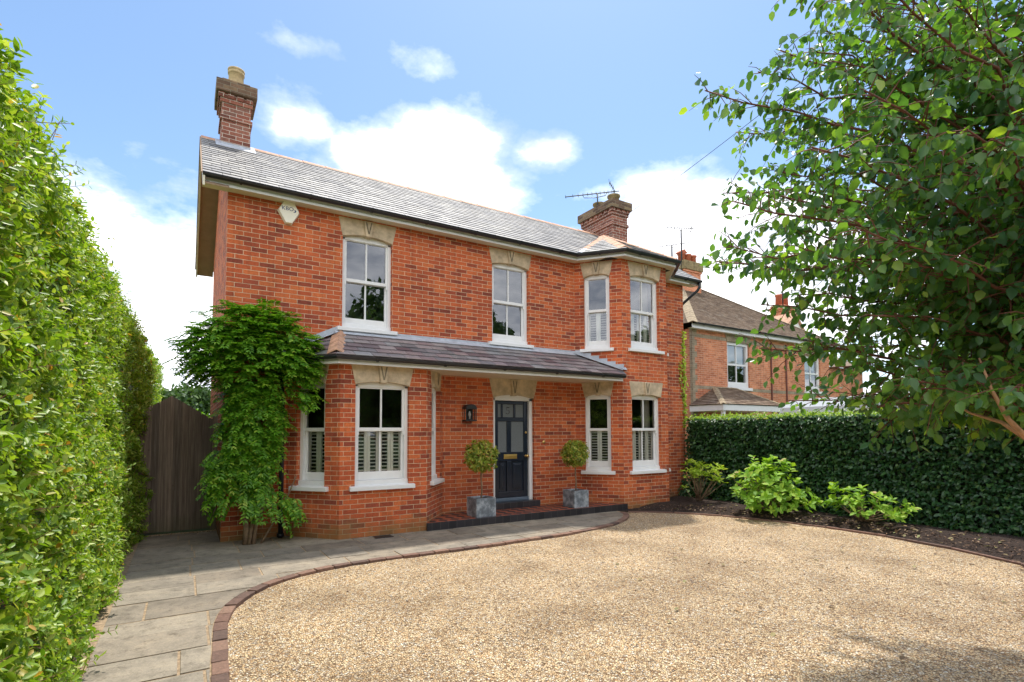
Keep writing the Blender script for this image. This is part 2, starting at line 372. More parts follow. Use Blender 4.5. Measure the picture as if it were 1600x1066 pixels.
# ------------------------------------------------------------------ camera
f_px, yaw, pit, rol, y0p = 831.2057, R(31.6023), R(2.6718), R(-.2017), 637.1518
CAM = Vector((-.4839, -9.0025, 1.6))
F0 = Vector((math.sin(yaw), math.cos(yaw), 0)); R0 = Vector((math.cos(yaw), -math.sin(yaw), 0)); Z0 = Vector((0,0,1))
Fw = F0*math.cos(pit) + Z0*math.sin(pit); Up = Z0*math.cos(pit) - F0*math.sin(pit)
R2 = R0*math.cos(rol) + Up*math.sin(rol); U2 = Up*math.cos(rol) - R0*math.sin(rol)
cd = bpy.data.cameras.new('camera'); cam = bpy.data.objects.new('camera', cd); COL.objects.link(cam); S.camera = cam
cd.sensor_width = 36; cd.lens = f_px*36/1600; cd.shift_y = (y0p-533)/1600; cd.clip_start = .05; cd.clip_end = 3000
cam.matrix_world = Matrix(((R2.x,U2.x,-Fw.x,CAM.x),(R2.y,U2.y,-Fw.y,CAM.y),(R2.z,U2.z,-Fw.z,CAM.z),(0,0,0,1)))

# ------------------------------------------------------------------ dimensions
E = .632; BY = -.772
XA, XB, XC, XD, XR = 1.52, 2.927, 7.299, 8.643, 10.10
ZS = 5.265; HD = 2.342*2 + 0.0     # house depth
ZG, KP = 5.378, .6825
OV, VG = .29, .34
HOUSE = empty('brick_house', (5, 2, 0), 'two storey red brick house with slate roof, bay windows and navy front door', 'house')

def wallgrid(mb, P0, P1, z0, z1, holes, depth=.12):
    P0 = Vector((*P0, 0)); P1 = Vector((*P1, 0)); L = (P1-P0).length; t = (P1-P0)/L; n = Vector((-t.y, t.x, 0))  # inward (left of the direction)
    ss = sorted({0, L, *[h[0] for h in holes], *[h[1] for h in holes]}); zz = sorted({z0, z1, *[h[2] for h in holes], *[h[3] for h in holes]})
    pt = lambda s, z, d=0: P0 + t*s + n*d + Vector((0,0,z))
    for a, b in zip(ss, ss[1:]):
        for c, d in zip(zz, zz[1:]):
            m = ((a+b)/2, (c+d)/2)
            if any(h[0] < m[0] < h[1] and h[2] < m[1] < h[3] for h in holes): continue
            mb.face([pt(a,c), pt(b,c), pt(b,d), pt(a,d)])
    for h in holes:
        if len(h) > 4 and h[4] == 0: continue
        a, b, c, d = h[:4]; D = depth
        mb.face([pt(a,c), pt(a,d), pt(a,d,D), pt(a,c,D)]); mb.face([pt(b,c), pt(b,c,D), pt(b,d,D), pt(b,d)])
        mb.face([pt(a,c), pt(a,c,D), pt(b,c,D), pt(b,c)]); mb.face([pt(a,d), pt(b,d), pt(b,d,D), pt(a,d,D)])

UP = (3.385, 4.93, .06); LO = (.79, 2.355, .05)    # sill top, springing, arch rise
def hole(c, hw, z): return (c-hw, c+hw, z[0]-.07, z[1]+z[2]+.012)
walls = MB()
wallgrid(walls, (0,0), (XR,0), -.1, ZS+.15, [hole(2.15,.43,UP), hole(5.035,.43,UP), (4.63,5.58,.05,2.35),
    (XA-E+.12, XB+E-.12, .02, 2.55, 0), (XC-E+.12, XD+E-.12, .02, 5.2, 0)])
LC = math.hypot(E, BY)
wallgrid(walls, (XA,BY), (XB,BY), -.1, 2.80, [hole(2.185-XA,.435,LO)])
wallgrid(walls, (XA-E,0), (XA,BY), -.1, 2.80, [hole(LC-.54,.262,LO)])
wallgrid(walls, (XB,BY), (XB+E,0), -.1, 2.80, [hole(.54,.262,LO)])
wallgrid(walls, (XC,BY), (XD,BY), -.1, ZS+.02, [hole(7.985-XC,.432,LO), hole(7.985-XC,.432,UP)])
wallgrid(walls, (XC-E,0), (XC,BY), -.1, ZS+.02, [hole(LC-.53,.275,LO), hole(LC-.53,.275,UP)])
wallgrid(walls, (XD,BY), (XD+E,0), -.1, ZS+.02, [hole(.53,.275,LO), hole(.53,.275,UP)])
# side and back walls, gables
RZ = ZG + KP*(2.342+OV)
for x, s in ((0, -1), (XR, 1)):
    walls.face([(x,0,-.1), (x,HD,-.1), (x,HD,ZS+.15), (x,2.342,RZ-.06), (x,0,ZS+.15)])
walls.face([(0,HD,-.1), (XR,HD,-.1), (XR,HD,ZS+.15), (0,HD,ZS+.15)])
walls.build('wall', M['brick'], HOUSE, recalc=False)
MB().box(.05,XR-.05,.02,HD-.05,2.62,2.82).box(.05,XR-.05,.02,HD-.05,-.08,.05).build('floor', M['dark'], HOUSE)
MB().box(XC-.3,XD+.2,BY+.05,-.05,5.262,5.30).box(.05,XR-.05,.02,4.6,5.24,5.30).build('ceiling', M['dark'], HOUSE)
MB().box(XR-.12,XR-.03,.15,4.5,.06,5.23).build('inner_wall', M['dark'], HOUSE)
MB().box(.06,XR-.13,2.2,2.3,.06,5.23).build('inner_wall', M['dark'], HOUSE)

# lintels
def arc(c, hw, z, rise, n=10):
    return [(c + hw*(-1+2*k/n), z + rise*(1-(-1+2*k/n)**2)) for k in range(n+1)]
def frameM(P0, P1):
    P0 = Vector((*P0,0)); P1 = Vector((*P1,0)); t = (P1-P0).normalized(); n = Vector((-t.y,t.x,0))
    return Matrix(((t.x,n.x,0,P0.x),(t.y,n.y,0,P0.y),(0,0,1,0),(0,0,0,1)))
def lintel(FM, c, hw, zs, rise, ztop, tw):
    mb = MB(); mb.M = FM
    mb.prism([(c-tw, ztop)] + arc(c, hw+.005, zs, rise)[0:1] + arc(c, hw+.005, zs, rise)[1:] + [(c+tw, ztop)], -.008, .11)
    o = mb.build('lintel', M['stone'], HOUSE, bevel=.006)
    k = MB(); k.M = FM
    k.prism([(c-.085, ztop-.006), (c-.052, zs+rise-.02), (c+.052, zs+rise-.02), (c+.085, ztop-.006)], -.045, .10)
    ko = k.build('keystone', M['stone'], o, bevel=.012)
    g = MB(); g.M = FM
    g.prism([(c-.055, ztop-.03), (c-.012, zs+rise+.03), (c+.012, zs+rise+.03), (c+.055, ztop-.03), (c+.035, ztop-.03), (c, zs+rise+.06), (c-.035, ztop-.03)], -.049, -.040)
    g.build('keystone_carving', M['carving'], o)
    return o

def window(FM, c, hw, Z, mull=True, shutters=0, glass='glass', curtain=False, shut_mat='shutter', parent=None):
    """sash window in a wall whose outer face is local y=0"""
    zs, zt, rise = Z; parent = parent or HOUSE
    up = Z is UP
    g_bot = zs+.185 if up else zs+.20; g_mid0 = zs + (.80 if up else .84); g_mid1 = g_mid0 + .055; g_top = zt-.04 if up else zt-.055
    w = MB(); w.M = FM; fw = .055; st = .035
    a, b = c-hw, c+hw
    w.box(a, a+fw, .075, .20, zs, zt+.01).box(b-fw, b, .075, .20, zs, zt+.01)
    w.prism([(a, zt-.03)] + [(x, z) for x, z in arc(c, hw, zt-.005, rise+.012)] + [(b, zt-.03)], .075, .20)
    w.box(a, b, .05, .20, zs-.02, zs+.07)                                    # sub-sill
    fr = w.build('window', M['white'], parent, bevel=.004)
    s = MB(); s.M = FM; i0, i1 = a+fw, b-fw
    # upper sash (outer), lower sash set back
    s.box(i0, i0+st, .095, .135, g_mid0, zt-.028).box(i1-st, i1, .095, .135, g_mid0, zt-.028)
    s.box(i0+st, i1-st, .095, .135, g_mid0, g_mid1).box(i0+st, i1-st, .095, .135, g_top, zt-.028)
    s.box(i0, i0+st, .140, .178, zs+.072, g_mid0+.03).box(i1-st, i1, .140, .178, zs+.072, g_mid0+.03)
    s.box(i0+st, i1-st, .140, .178, zs+.072, g_bot).box(i0+st, i1-st, .140, .178, g_mid0-.005, g_mid0+.03)
    for x in ((i0-.0, .085), (i1-.028, .085)):
        s.box(x[0], x[0]+.028, .088, .095, g_mid0-.06, g_mid0)               # sash horns
    if mull:
        s.box(c-.014, c+.014, .100, .130, g_mid1, g_top).box(c-.014, c+.014, .145, .173, g_bot, g_mid0-.005)
    s.build('sash', M['white'], fr, bevel=.003)
    p = MB(); p.M = FM
    p.face([(i0+st, .117, g_mid1), (i1-st, .117, g_mid1), (i1-st, .117, g_top), (i0+st, .117, g_top)])
    p.face([(i0+st, .160, g_bot), (i1-st, .160, g_bot), (i1-st, .160, g_mid0), (i0+st, .160, g_mid0)])
    p.build('pane', M[glass], fr, recalc=False)
    sl = MB(); sl.M = FM; sw = hw+.085
    sl.prism([(-.068, zs-.075), (-.068, zs-.012), (.12, zs+.012), (.12, zs-.075)], c-sw, c+sw, 'x')
    sl.build('sill', M['white'], fr, bevel=.006)
    if shutters:
        W = (i1-i0)/shutters; ya, yb = .193, .223; z0, z1 = zs+.12, g_mid0+.045
        for k in range(shutters):
            sh = MB(); sh.M = FM; x0 = i0+W*k+.002; x1 = x0+W-.004; r = .045
            sh.box(x0, x0+r, ya, yb, z0, z1).box(x1-r, x1, ya, yb, z0, z1).box(x0+r, x1-r, ya, yb, z0, z0+.07).box(x0+r, x1-r, ya, yb, z1-.06, z1)
            n = int((z1-z0-.13)/.053)
            for j in range(n):
                zc = z0+.07+(j+.5)*(z1-z0-.13)/n
                sh.prism([(ya-.012, zc-.006), (ya-.012, zc+.0), (yb+.012, zc+.012), (yb+.012, zc+.005)], x0+r, x1-r, 'x')
            sh.build('shutter', M[shut_mat], fr)
    if curtain:
        cu = MB(); cu.M = FM
        pts = [(b-.30+.25*k/14, .30+.02*math.sin(k*2.2)) for k in range(15)]
        for (x0, y0), (x1, y1) in zip(pts, pts[1:]): cu.face([(x0,y0,g_bot), (x1,y1,g_bot), (x1,y1,zt), (x0,y0,zt)])
        cu.build('curtain', M['curtain'], fr)
    return fr

FMAIN = frameM((0,0),(XR,0)); FBL = frameM((XA,BY),(XB,BY)); FBLl = frameM((XA-E,0),(XA,BY)); FBLr = frameM((XB,BY),(XB+E,0))
FBR = frameM((XC,BY),(XD,BY)); FBRl = frameM((XC-E,0),(XC,BY)); FBRr = frameM((XD,BY),(XD+E,0))
# (frame, centre, half width, heights, mullion, shutters, glass, curtain)
for FM, c, hw, Z, mu, sh, gl, cu in (
    (FMAIN, 2.15, .43, UP, True, 0, 'glass_up', False), (FMAIN, 5.035, .43, UP, True, 0, 'glass_up', False),
    (FBL, 2.185-XA, .435, LO, True, 4, 'glass', False), (FBLl, LC-.54, .262, LO, False, 2, 'glass', False), (FBLr, .54, .262, LO, False, 2, 'glass', False),
    (FBR, 7.985-XC, .432, LO, True, 4, 'glass', True), (FBRl, LC-.53, .275, LO, False, 2, 'glass', False), (FBRr, .53, .275, LO, False, 2, 'glass', False),
    (FBR, 7.985-XC, .432, UP, True, 4, 'glass_up', True), (FBRl, LC-.53, .275, UP, False, 2, 'glass_up', False), (FBRr, .53, .275, UP, False, 2, 'glass_up', False)):
    window(FM, c, hw, Z, mu, sh, gl, cu)
    lintel(FM, c, hw, Z[1], Z[2], 5.25 if Z is UP else 2.675, hw+.075)
lintel(FMAIN, 5.10, .475, 2.29, .06, 2.665, .57)

# ------------------------------------------------------------------ door
dr = MB()
x0, x1, ya, yb = 4.70, 5.50, .115, .16
for a, b, c, d in ((x0,x0+.10,.31,2.232), (x1-.10,x1,.31,2.232), (x0+.1,x1-.1,.31,.43), (x0+.1,x1-.1,1.03,1.21), (x0+.1,x1-.1,1.82,1.905), (x0+.1,x1-.1,2.165,2.232),
                   (5.055-.05,5.055+.05,.43,1.03), (5.055-.05,5.055+.05,1.21,1.82), (4.875,4.915,1.905,2.165), (5.165,5.21,1.905,2.165)):
    dr.box(a, b, ya, yb, c, d)
for a, b in ((x0+.1, 5.005), (5.105, x1-.1)):
    dr.box(a, b, ya+.03, yb, .43, 1.03)
    dr.box(a+.05, b-.05, ya+.012, yb-.01, .48, .98)
    dr.box(a+.075, b-.075, ya+.004, yb-.01, .505, .955)
door = dr.build('door', M['navy'], HOUSE, bevel=.006)
for a, b, c, d in ((x0+.10,5.005,1.21,1.82), (5.105,x1-.10,1.21,1.82), (x0+.10,4.875,1.905,2.165), (4.915,5.165,1.905,2.165), (5.21,x1-.10,1.905,2.165)):
    MB().box(a, b, .135, .142, c, d).build('pane', M['frost'], door)
MB().box(4.70, 5.50, .08, .16, .245, .305).build('weatherboard', M['bluegrey'], door, bevel=.008)
lp = MB(); lp.box(4.93, 5.235, .105, .116, 1.075, 1.165).box(4.955, 5.21, .100, .106, 1.095, 1.145)
lp.build('letter_plate', M['brass'], door, bevel=.004)
kb = MB(); kb.M = Matrix.Translation((5.452,.115,1.125)) @ Matrix.Rotation(R(90),4,'X'); kb.lathe((0,0,0), [(.032,0),(.032,.006),(.012,.01),(.012,.035),(.030,.045),(.034,.06),(.028,.075),(.005,.08)], 18)
kb.build('knob', M['brass'], door, smooth=True)
kb = MB(); kb.M = Matrix.Translation((5.455,.115,1.60)) @ Matrix.Rotation(R(90),4,'X'); kb.lathe((0,0,0), [(.024,0),(.024,.008),(.016,.016),(.003,.018)], 16)
kb.build('lock', M['brass'], door, smooth=True)
df = MB(); df.box(4.63,4.70,.06,.19,.24,2.29).box(5.50,5.58,.06,.19,.24,2.29)
df.prism([(4.63,2.236)] + arc(5.105,.475,2.285,.07) + [(5.58,2.236)], .06, .19)
df.build('door_frame', M['white'], HOUSE, bevel=.005)
def text(body, size, M4, mat, name, parent, ext=.0008, sx=1):
    cu = bpy.data.curves.new(name, 'FONT'); cu.body = body; cu.size = size; cu.extrude = ext; cu.align_x = 'CENTER'; cu.align_y = 'CENTER'
    t = bpy.data.objects.new(name, cu); COL.objects.link(t)
    me = bpy.data.meshes.new_from_object(t.evaluated_get(bpy.context.evaluated_depsgraph_get()))
    bpy.data.objects.remove(t); me.transform(M4 @ Matrix.Diagonal((sx,1,1,1))); me.materials.clear(); me.materials.append(mat)
    o = bpy.data.objects.new(name, me); COL.objects.link(o); adopt(o, parent); return o
FACE = Matrix.Rotation(R(90), 4, 'X')
# the figure 5 on the middle light, drawn as a serif numeral
n5 = MB(); n5.M = Matrix.Translation((5.04, .1335, 2.035))
n5.prism([(-.032,.075),(.036,.075),(.036,.055),(-.020,.055)], -.001, .0012)
n5.prism([(-.034,.075),(-.022,.075),(-.030,.012),(-.038,.012)], -.001, .0012)
pp = [(-.034,.012)] + [(.0+.043*math.cos(a)*1.0-.004, -.024+.045*math.sin(a)) for a in [R(t) for t in range(130,-150,-14)]]
qq = [(.0+.027*math.cos(a)-.004, -.024+.037*math.sin(a)) for a in [R(t) for t in range(130,-150,-14)]]
for k in range(len(qq)-1): n5.prism([pp[k+1], pp[k+2], qq[k+1], qq[k]], -.001, .0012)
n5.box(-.046,-.026,-.001,.0012,-.062,-.044)
n5.build('numeral', M['iron'], door)

# tiled porch step
PS = MB(); PS.prism([(XB+.005,-.80),(XC+.03,-.80),(XC+.03,-.76),(XC-E,.01),(XB+E,.01),(XB+.005,-.76)], -.04, .118, 'z')
ps = PS.build('porch_step', M['tiles'], HOUSE)
MB().box(XB-.01, XC+.045, -.83, -.795, -.04, .124).build('step_edging', M['blacktile'], ps, bevel=.004)
MB().box(4.60, 5.66, -.10, .06, .119, .238).build('door_step', M['blacktile'], HOUSE, bevel=.005)
MB().box(4.635, 5.575, .06, .2, .05, .24).build('threshold', M['bluegrey'], HOUSE)

# ------------------------------------------------------------------ roofs
def clip(poly, a, b):
    # keep the left side of a->b
    out = []
    sd = lambda p: (b[0]-a[0])*(p[1]-a[1]) - (b[1]-a[1])*(p[0]-a[0])
    for k in range(len(poly)):
        p, q = poly[k], poly[(k+1) % len(poly)]; s, t = sd(p), sd(q)
        if s >= 0: out.append(p)
        if (s >= 0) != (t >= 0): u = s/(s-t); out.append((p[0]+u*(q[0]-p[0]), p[1]+u*(q[1]-p[1])))
    return out
def slates(P, gauge, width, thick=.006, jit=.006, seed=1, gp=.0015):
    """P: convex roof polygon, first edge = eaves (3D points, counter-clockwise seen from outside)"""
    rnd = random.Random(seed); P = [Vector(p) for p in P]
    u = (P[1]-P[0]).normalized(); n = (P[1]-P[0]).cross(P[2]-P[0]).normalized()
    if n.z < 0: n = -n
    v = n.cross(u).normalized()
    if v.z < 0: v = -v
    Q = [((p-P[0]).dot(u), (p-P[0]).dot(v)) for p in P]
    area = sum(Q[k][0]*Q[(k+1) % len(Q)][1]-Q[(k+1) % len(Q)][0]*Q[k][1] for k in range(len(Q)))
    if area < 0: Q = Q[::-1]
    umin = min(q[0] for q in Q); umax = max(q[0] for q in Q); vmax = max(q[1] for q in Q)
    mb = MB(); r = 0; y = 0.0
    while y < vmax:
        x = umin - width*(.5 if r % 2 else 0) - rnd.random()*.01
        while x < umax:
            w = width*(1+rnd.uniform(-.06,.06)) if width > .15 else width
            dy = rnd.uniform(-jit, jit) if y > 0 else 0
            po = [(x+gp, y+dy), (x+w-gp, y+dy), (x+w-gp, y+gauge+.01), (x+gp, y+gauge+.01)]
            for k in range(len(Q)):
                po = clip(po, Q[k], Q[(k+1) % len(Q)])
                if len(po) < 3: break
            if len(po) >= 3:
                lift = rnd.uniform(0, .004)
                H = lambda q: (1-(q[1]-y)/gauge)*(thick+.004+lift) + .003
                top = [mb.add(P[0]+u*a+v*b+n*H((a,b))) for a, b in po]
                bot = [mb.add(P[0]+u*a+v*b+n*(H((a,b))-thick-.003)) for a, b in po]
                mb.f.append(top)
                for k in range(len(po)):
                    j = (k+1) % len(po); mb.f.append([bot[k], bot[j], top[j], top[k]])
            x += w
        y += gauge; r += 1
    mb.face([tuple(p - n*.012) for p in P])
    return mb
def ridge(A, B, s1, s2, w=.13, seg=.33, lift=.02, th=.016):
    """angled ridge tiles from A to B; s1, s2 unit vectors down the two slopes"""
    A, B = Vector(A), Vector(B); d = B-A; L = d.length; d.normalize(); n = max(1, round(L/seg)); mb = MB()
    s1 = Vector(s1).normalized(); s2 = Vector(s2).normalized(); up = Vector((0,0,1))
    for k in range(n):
        a = A + d*(L*k/n+.003); b = A + d*(L*(k+1)/n-.003); l = lift + random.uniform(0,.006)
        for s in (s1, s2):
            q = [a+up*(l+.006), b+up*l, b+s*w+up*(l-.004), a+s*w+up*(l+.002)]
            qb = [p-up*th for p in q]
            i = [mb.add(p) for p in q] + [mb.add(p) for p in qb]
            for fc in ((0,1,2,3),(7,6,5,4),(0,4,5,1),(1,5,6,2),(2,6,7,3),(3,7,4,0)): mb.f.append([i[t] for t in fc])
    return mb
XL, XE = -VG, XR+VG
zr = lambda y: ZG + KP*(y+OV)
YR = 2.342; RIDGE = zr(YR)
mr = slates([(XL,-OV-.03,zr(-OV-.03)), (XE,-OV-.03,zr(-OV-.03)), (XE,YR,RIDGE), (XL,YR,RIDGE)], .186, .255, seed=3, jit=.009, gp=.003)
roof = mr.build('roof', M['slate_main'], HOUSE)
YBk = 2*YR+OV+.03
bk = slates([(XE,YBk,zr(-OV-.03)), (XL,YBk,zr(-OV-.03)), (XL,YR,RIDGE), (XE,YR,RIDGE)], .186, .5, seed=4)
bk.build('rear_slope', M['slate_main'], roof)
ridge((XL,YR,RIDGE), (XE,YR,RIDGE), (0,-1,-KP), (0,1,-KP), w=.17, seg=.45).build('ridge_tiles', M['terracotta'], roof)
# bay roof
AP = Vector((7.97, .52, 6.29)); GZ = ZG
pA = (XC-E-.14,-OV-.02,GZ); pB = (XC-.12,-1.075,GZ); pC = (XD+.12,-1.075,GZ); pD = (XD+E+.14,-OV-.02,GZ); yV = (AP.z-ZG)/KP-OV
for k, (a, b) in enumerate(((pA,pB),(pB,pC),(pC,pD))):
    slates([a, b, tuple(AP)], .186, .22, seed=20+k).build('bay_roof_slope', M['slate_main'], roof)
MB().face([pA, tuple(AP), (7.97,yV,AP.z)]).face([pD, (7.97,yV,AP.z), tuple(AP)]).build('bay_roof_valley', M['lead'], roof)
def hip(A, B, w=.15, name='hip_tiles', par=None):
    A = Vector(A); B = Vector(B); d = (B-A).normalized(); s = d.cross(Vector((0,0,1))).normalized()
    return ridge(A, B, s-Vector((0,0,.35)), -s-Vector((0,0,.35)), w=w, seg=.3, lift=.03).build(name, M['terracotta'], par or roof)
vA = Vector(pA); 
hip(vA+(AP-vA)*.2, AP); hip(vA+(AP-vA)*0.0+Vector((0,0,0)), vA+(AP-vA)*.2, w=.09, name='valley_lead').data.materials[0] = M['lead']
hip(Vector(pB)+(AP-Vector(pB))*.05, AP); hip(Vector(pC)+(AP-Vector(pC))*.03, AP); hip(Vector(pD)+(AP-Vector(pD))*.05, AP)
# porch roof: lean-to with a hip on the left
GX, GY, PZ = 1.40, -1.0, 2.765; TX, TZ = 1.70, 3.275
g0 = (XA-E-.26, -.0, PZ)
kp = (TZ-PZ)/1.0
slp = slates([(GX,GY,PZ), (7.20,GY,PZ), (7.29,-.79,PZ+.21*kp), (XC-E,-.005,TZ), (TX,-.005,TZ)], .2, .27, seed=8, jit=.008, gp=.004, thick=.009)
proof = slp.build('porch_roof', M['slate_porch'], HOUSE)
slates([g0, (GX,GY,PZ), (TX,-.005,TZ)], .2, .27, seed=9, gp=.004, thick=.009).build('porch_roof_end', M['slate_porch'], proof)
A, B = Vector((GX+.01,GY+.03,PZ+.03)), Vector((TX,-.01,TZ)); 
ridge(A, B, Vector((1,.25,-.42)), Vector((-.85,.45,-.42)), w=.15, seg=.24, lift=.05, th=.02).build('porch_hip_tiles', M['terracotta'], proof)
# lead flashings
fl = MB(); fl.prism([(-.11,TZ-.035),(-.11,TZ-.028),(-.006,TZ+.04),(-.006,TZ+.075),(.0,TZ+.075),(0,TZ)], TX-.1, XC-E, 'x')
fl.build('lead_flashing', M['lead'], proof)
fl = MB()
def strip(a, b, w, h):
    a, b = Vector(a), Vector(b); fl.face([a, b, b+Vector(w), a+Vector(w)]); fl.face([a, b, b+Vector((0,0,h)), a+Vector((0,0,h))])
strip((TX-.02,-.012,TZ+.03), (g0[0]+.05,-.012,PZ+.05), (-.02,-.11,-.03), .09)
fl.build('lead_flashing', M['lead'], proof)
fl = MB(); a = Vector((XC-E-.02,-.012,TZ+.03)); b = Vector((XC+.02,-.80,PZ+.21*kp+.03)); off = Vector((-.09,-.06,.0))
fl.face([a, b, b+off, a+off]); fl.face([a+off, b+off, b+off-Vector((0,0,.02)), a+off-Vector((0,0,.02))])
nn = Vector((-.774,-.634,0))*.006
for k in range(6):
    p = a.lerp(b, k/6); q = a.lerp(b, (k+1)/6); zt = p.z + .055
    fl.face([p+nn, q+nn, Vector((q.x,q.y,zt))+nn, Vector((p.x,p.y,zt))+nn])
fl.face([b+Vector((-.05,-.03,.0)), b+Vector((.06,-.03,.0)), b+Vector((.06,.02,.06)), b+Vector((-.05,.02,.06))])
fl.build('stepped_flashing', M['lead'], proof)

# eaves: soffit, fascia, gutter following a plan line
def eaves(line, z, name_parent, fas_h=.13, r=.055, off=.085, inner=None, gut=True, brackets=.9, mat2='cream'):
    """line: plan polyline of the fascia; gutter hangs outside it (right hand of travel)"""
    P = [Vector((x,y,0)) for x, y in line]
    nr = []
    for k in range(len(P)):
        d0 = (P[k]-P[k-1]).normalized() if k else (P[1]-P[0]).normalized()
        d1 = (P[k+1]-P[k]).normalized() if k < len(P)-1 else d0
        m = (d0+d1).normalized(); n = Vector((m.y,-m.x,0)); n /= max(.3, n.dot(Vector((d0.y,-d0.x,0)))); nr.append(n)
    fa = MB()
    for k in range(len(P)-1):
        a, b = P[k], P[k+1]; na, nb = nr[k], nr[k+1]
        for o0, o1, za, zb in ((-.022,.0,z-fas_h,z), (.0,.014,z-fas_h-.012,z-fas_h+.03)):
            q = [a+na*o1, b+nb*o1, b+nb*o0, a+na*o0]
            i = [fa.add(p+Vector((0,0,za))) for p in q] + [fa.add(p+Vector((0,0,zb))) for p in q]
            for fc in ((0,1,2,3),(7,6,5,4),(0,4,5,1),(1,5,6,2),(2,6,7,3),(3,7,4,0)): fa.f.append([i[t] for t in fc])
    f = fa.build('fascia', M['white'], name_parent)
    if inner:
        so = MB(); I = [Vector((x,y,0)) for x, y in inner]
        for k in range(len(P)-1):
            so.face([P[k]+Vector((0,0,z-fas_h+.004)), P[k+1]+Vector((0,0,z-fas_h+.004)), I[k+1]+Vector((0,0,z-fas_h+.004)), I[k]+Vector((0,0,z-fas_h+.004))])
        so.build('soffit', M[mat2], f)
    if gut:
        gu = MB(); prof = [(off+r*math.cos(t), r*math.sin(t)) for t in [math.pi+math.pi*j/8 for j in range(9)]]
        pin = [(off+(r-.006)*math.cos(t), (r-.006)*math.sin(t)) for t in [math.pi+math.pi*j/8 for j in range(9)]][::-1]
        pr = prof + pin
        rings = [[gu.add(P[k]+nr[k]*a+Vector((0,0,z-.005+b))) for a, b in pr] for k in range(len(P))]
        for k in range(len(P)-1):
            for j in range(len(pr)): jj = (j+1) % len(pr); gu.f.append([rings[k][j], rings[k][jj], rings[k+1][jj], rings[k+1][j]])
        for rg in (rings[0], rings[-1]):
            for j in range(8): gu.f.append([rg[j], rg[j+1], rg[16-j], rg[17-j]])
        for k in range(len(P)-1):
            a, b = P[k], P[k+1]; L = (b-a).length; n = max(1, round(L/brackets)); t = (b-a).normalized(); nn = Vector((t.y,-t.x,0))
            for j in range(n):
                c = a.lerp(b, (j+.5)/n)
                i = []
                for w in (-.014, .014):
                    i.append([gu.add(c+t*w+nn*(off+(r+.010)*math.cos(q))+Vector((0,0,z-.005+(r+.010)*math.sin(q)))) for q in [math.pi*1.02+math.pi*.98*m/8 for m in range(9)]])
                for m in range(8): gu.f.append([i[0][m], i[0][m+1], i[1][m+1], i[1][m]])
                gu.f.append(i[0]); gu.f.append(i[1][::-1])
        gu.build('gutter', M['black'], name_parent, smooth=False)
o = .20
xo = .10
eaves([(XL,-o),(XC-E-xo,-o),(XC-.085,BY-o),(XD+.085,BY-o),(XD+E+xo,-o),(XE,-o)], 5.372, HOUSE, fas_h=.105,
      inner=[(XL,.01),(XC-E+.0,.01),(XC,BY+.01),(XD,BY+.01),(XD+E,.01),(XE,.01)], brackets=.95)
eaves([(XA-E-.20,.02),(GX+.055,GY+.09),(7.17,GY+.09)], PZ-.01, proof, fas_h=.10, r=.05, off=.07,
      inner=[(XA-E,.02),(XA,BY+.01),(7.26,-.75)], brackets=1.2)
so = MB(); so.face([(XB-.1,BY,PZ-.106),(XC,BY,PZ-.106),(XC-E,.01,PZ-.106),(XB+E-.1,.01,PZ-.106)]); so.build('porch_soffit', M['cream'], proof)
# verges
for x0, x1, xw in ((XL, XL+.03, 0), (XE-.03, XE, XR)):
    vb = MB()
    for s in (0, 1):
        Y = lambda y: y if s == 0 else 2*YR-y
        vb.prism([(Y(-OV-.02), zr(-OV-.02)-.02), (Y(YR), RIDGE-.02), (Y(YR), RIDGE-.21), (Y(-OV-.02), zr(-OV-.02)-.19)], x0, x1, 'x')
    vo = vb.build('bargeboard', M['cream'], HOUSE)
    sv = MB()
    for s in (0, 1):
        Y = lambda y: y if s == 0 else 2*YR-y
        sv.prism([(Y(-OV), zr(-OV)-.15), (Y(YR), RIDGE-.15), (Y(YR), RIDGE-.165), (Y(-OV), zr(-OV)-.165)], min(x0,xw), max(x1,xw), 'x')
        sv.prism([(Y(-OV-.02), zr(-OV-.02)-.02), (Y(YR), RIDGE-.02), (Y(YR), RIDGE+.0), (Y(-OV-.02), zr(-OV-.02)+.0)], x0-.02 if x0 < 0 else x0, x1 if x0 < 0 else x1+.02, 'x')
    sv.build('verge_soffit', M['brown_soffit'], vo)

# chimneys
def stack(name_mb, x0, x1, y0, y1, levels):
    for z0, z1, e in levels: name_mb.box(x0-e, x1+e, y0-e, y1+e, z0, z1)
c1 = MB(); cx0, cx1, cy0, cy1 = -.02, .47, 2.06, 2.66
stack(c1, cx0, cx1, cy0, cy1, [(6.7,7.475,0),(7.475,7.55,.028),(7.55,7.80,0),(7.80,7.875,.028)])
for k in range(4):
    c1.box(cx0-.06+k*.155, cx0+.045+k*.155, cy0-.058, cy0+.02, 7.877, 7.965)
for k in range(5): c1.box(cx0-.058, cx0+.02, cy0-.03+k*.155, cy0+.07+k*.155, 7.877, 7.965)
c1.box(cx0-.03, cx1+.03, cy0-.03, cy1+.03, 7.876, 7.97)
ch1 = c1.build('chimney', M['brick_dark'], HOUSE, bevel=.004, label='taller chimney at the gate end with one buff pot')
cc = MB(); cc.box(cx0-.10, cx1+.10, cy0-.10, cy1+.10, 7.972, 8.195).box(cx0, cx1-.02, cy0, cy1, 8.196, 8.27); cc.build('chimney_cap', M['brick_cap'], ch1, bevel=.008)
MB().lathe((.225,2.33,8.26), [(.140,0),(.135,.10),(.130,.27),(.145,.28),(.148,.31),(.138,.315),(.138,.34),(.15,.35),(.15,.375),(.12,.378),(.11,.34),(.10,.05)], 26).build('chimney_pot', M['pot'], ch1, smooth=True)
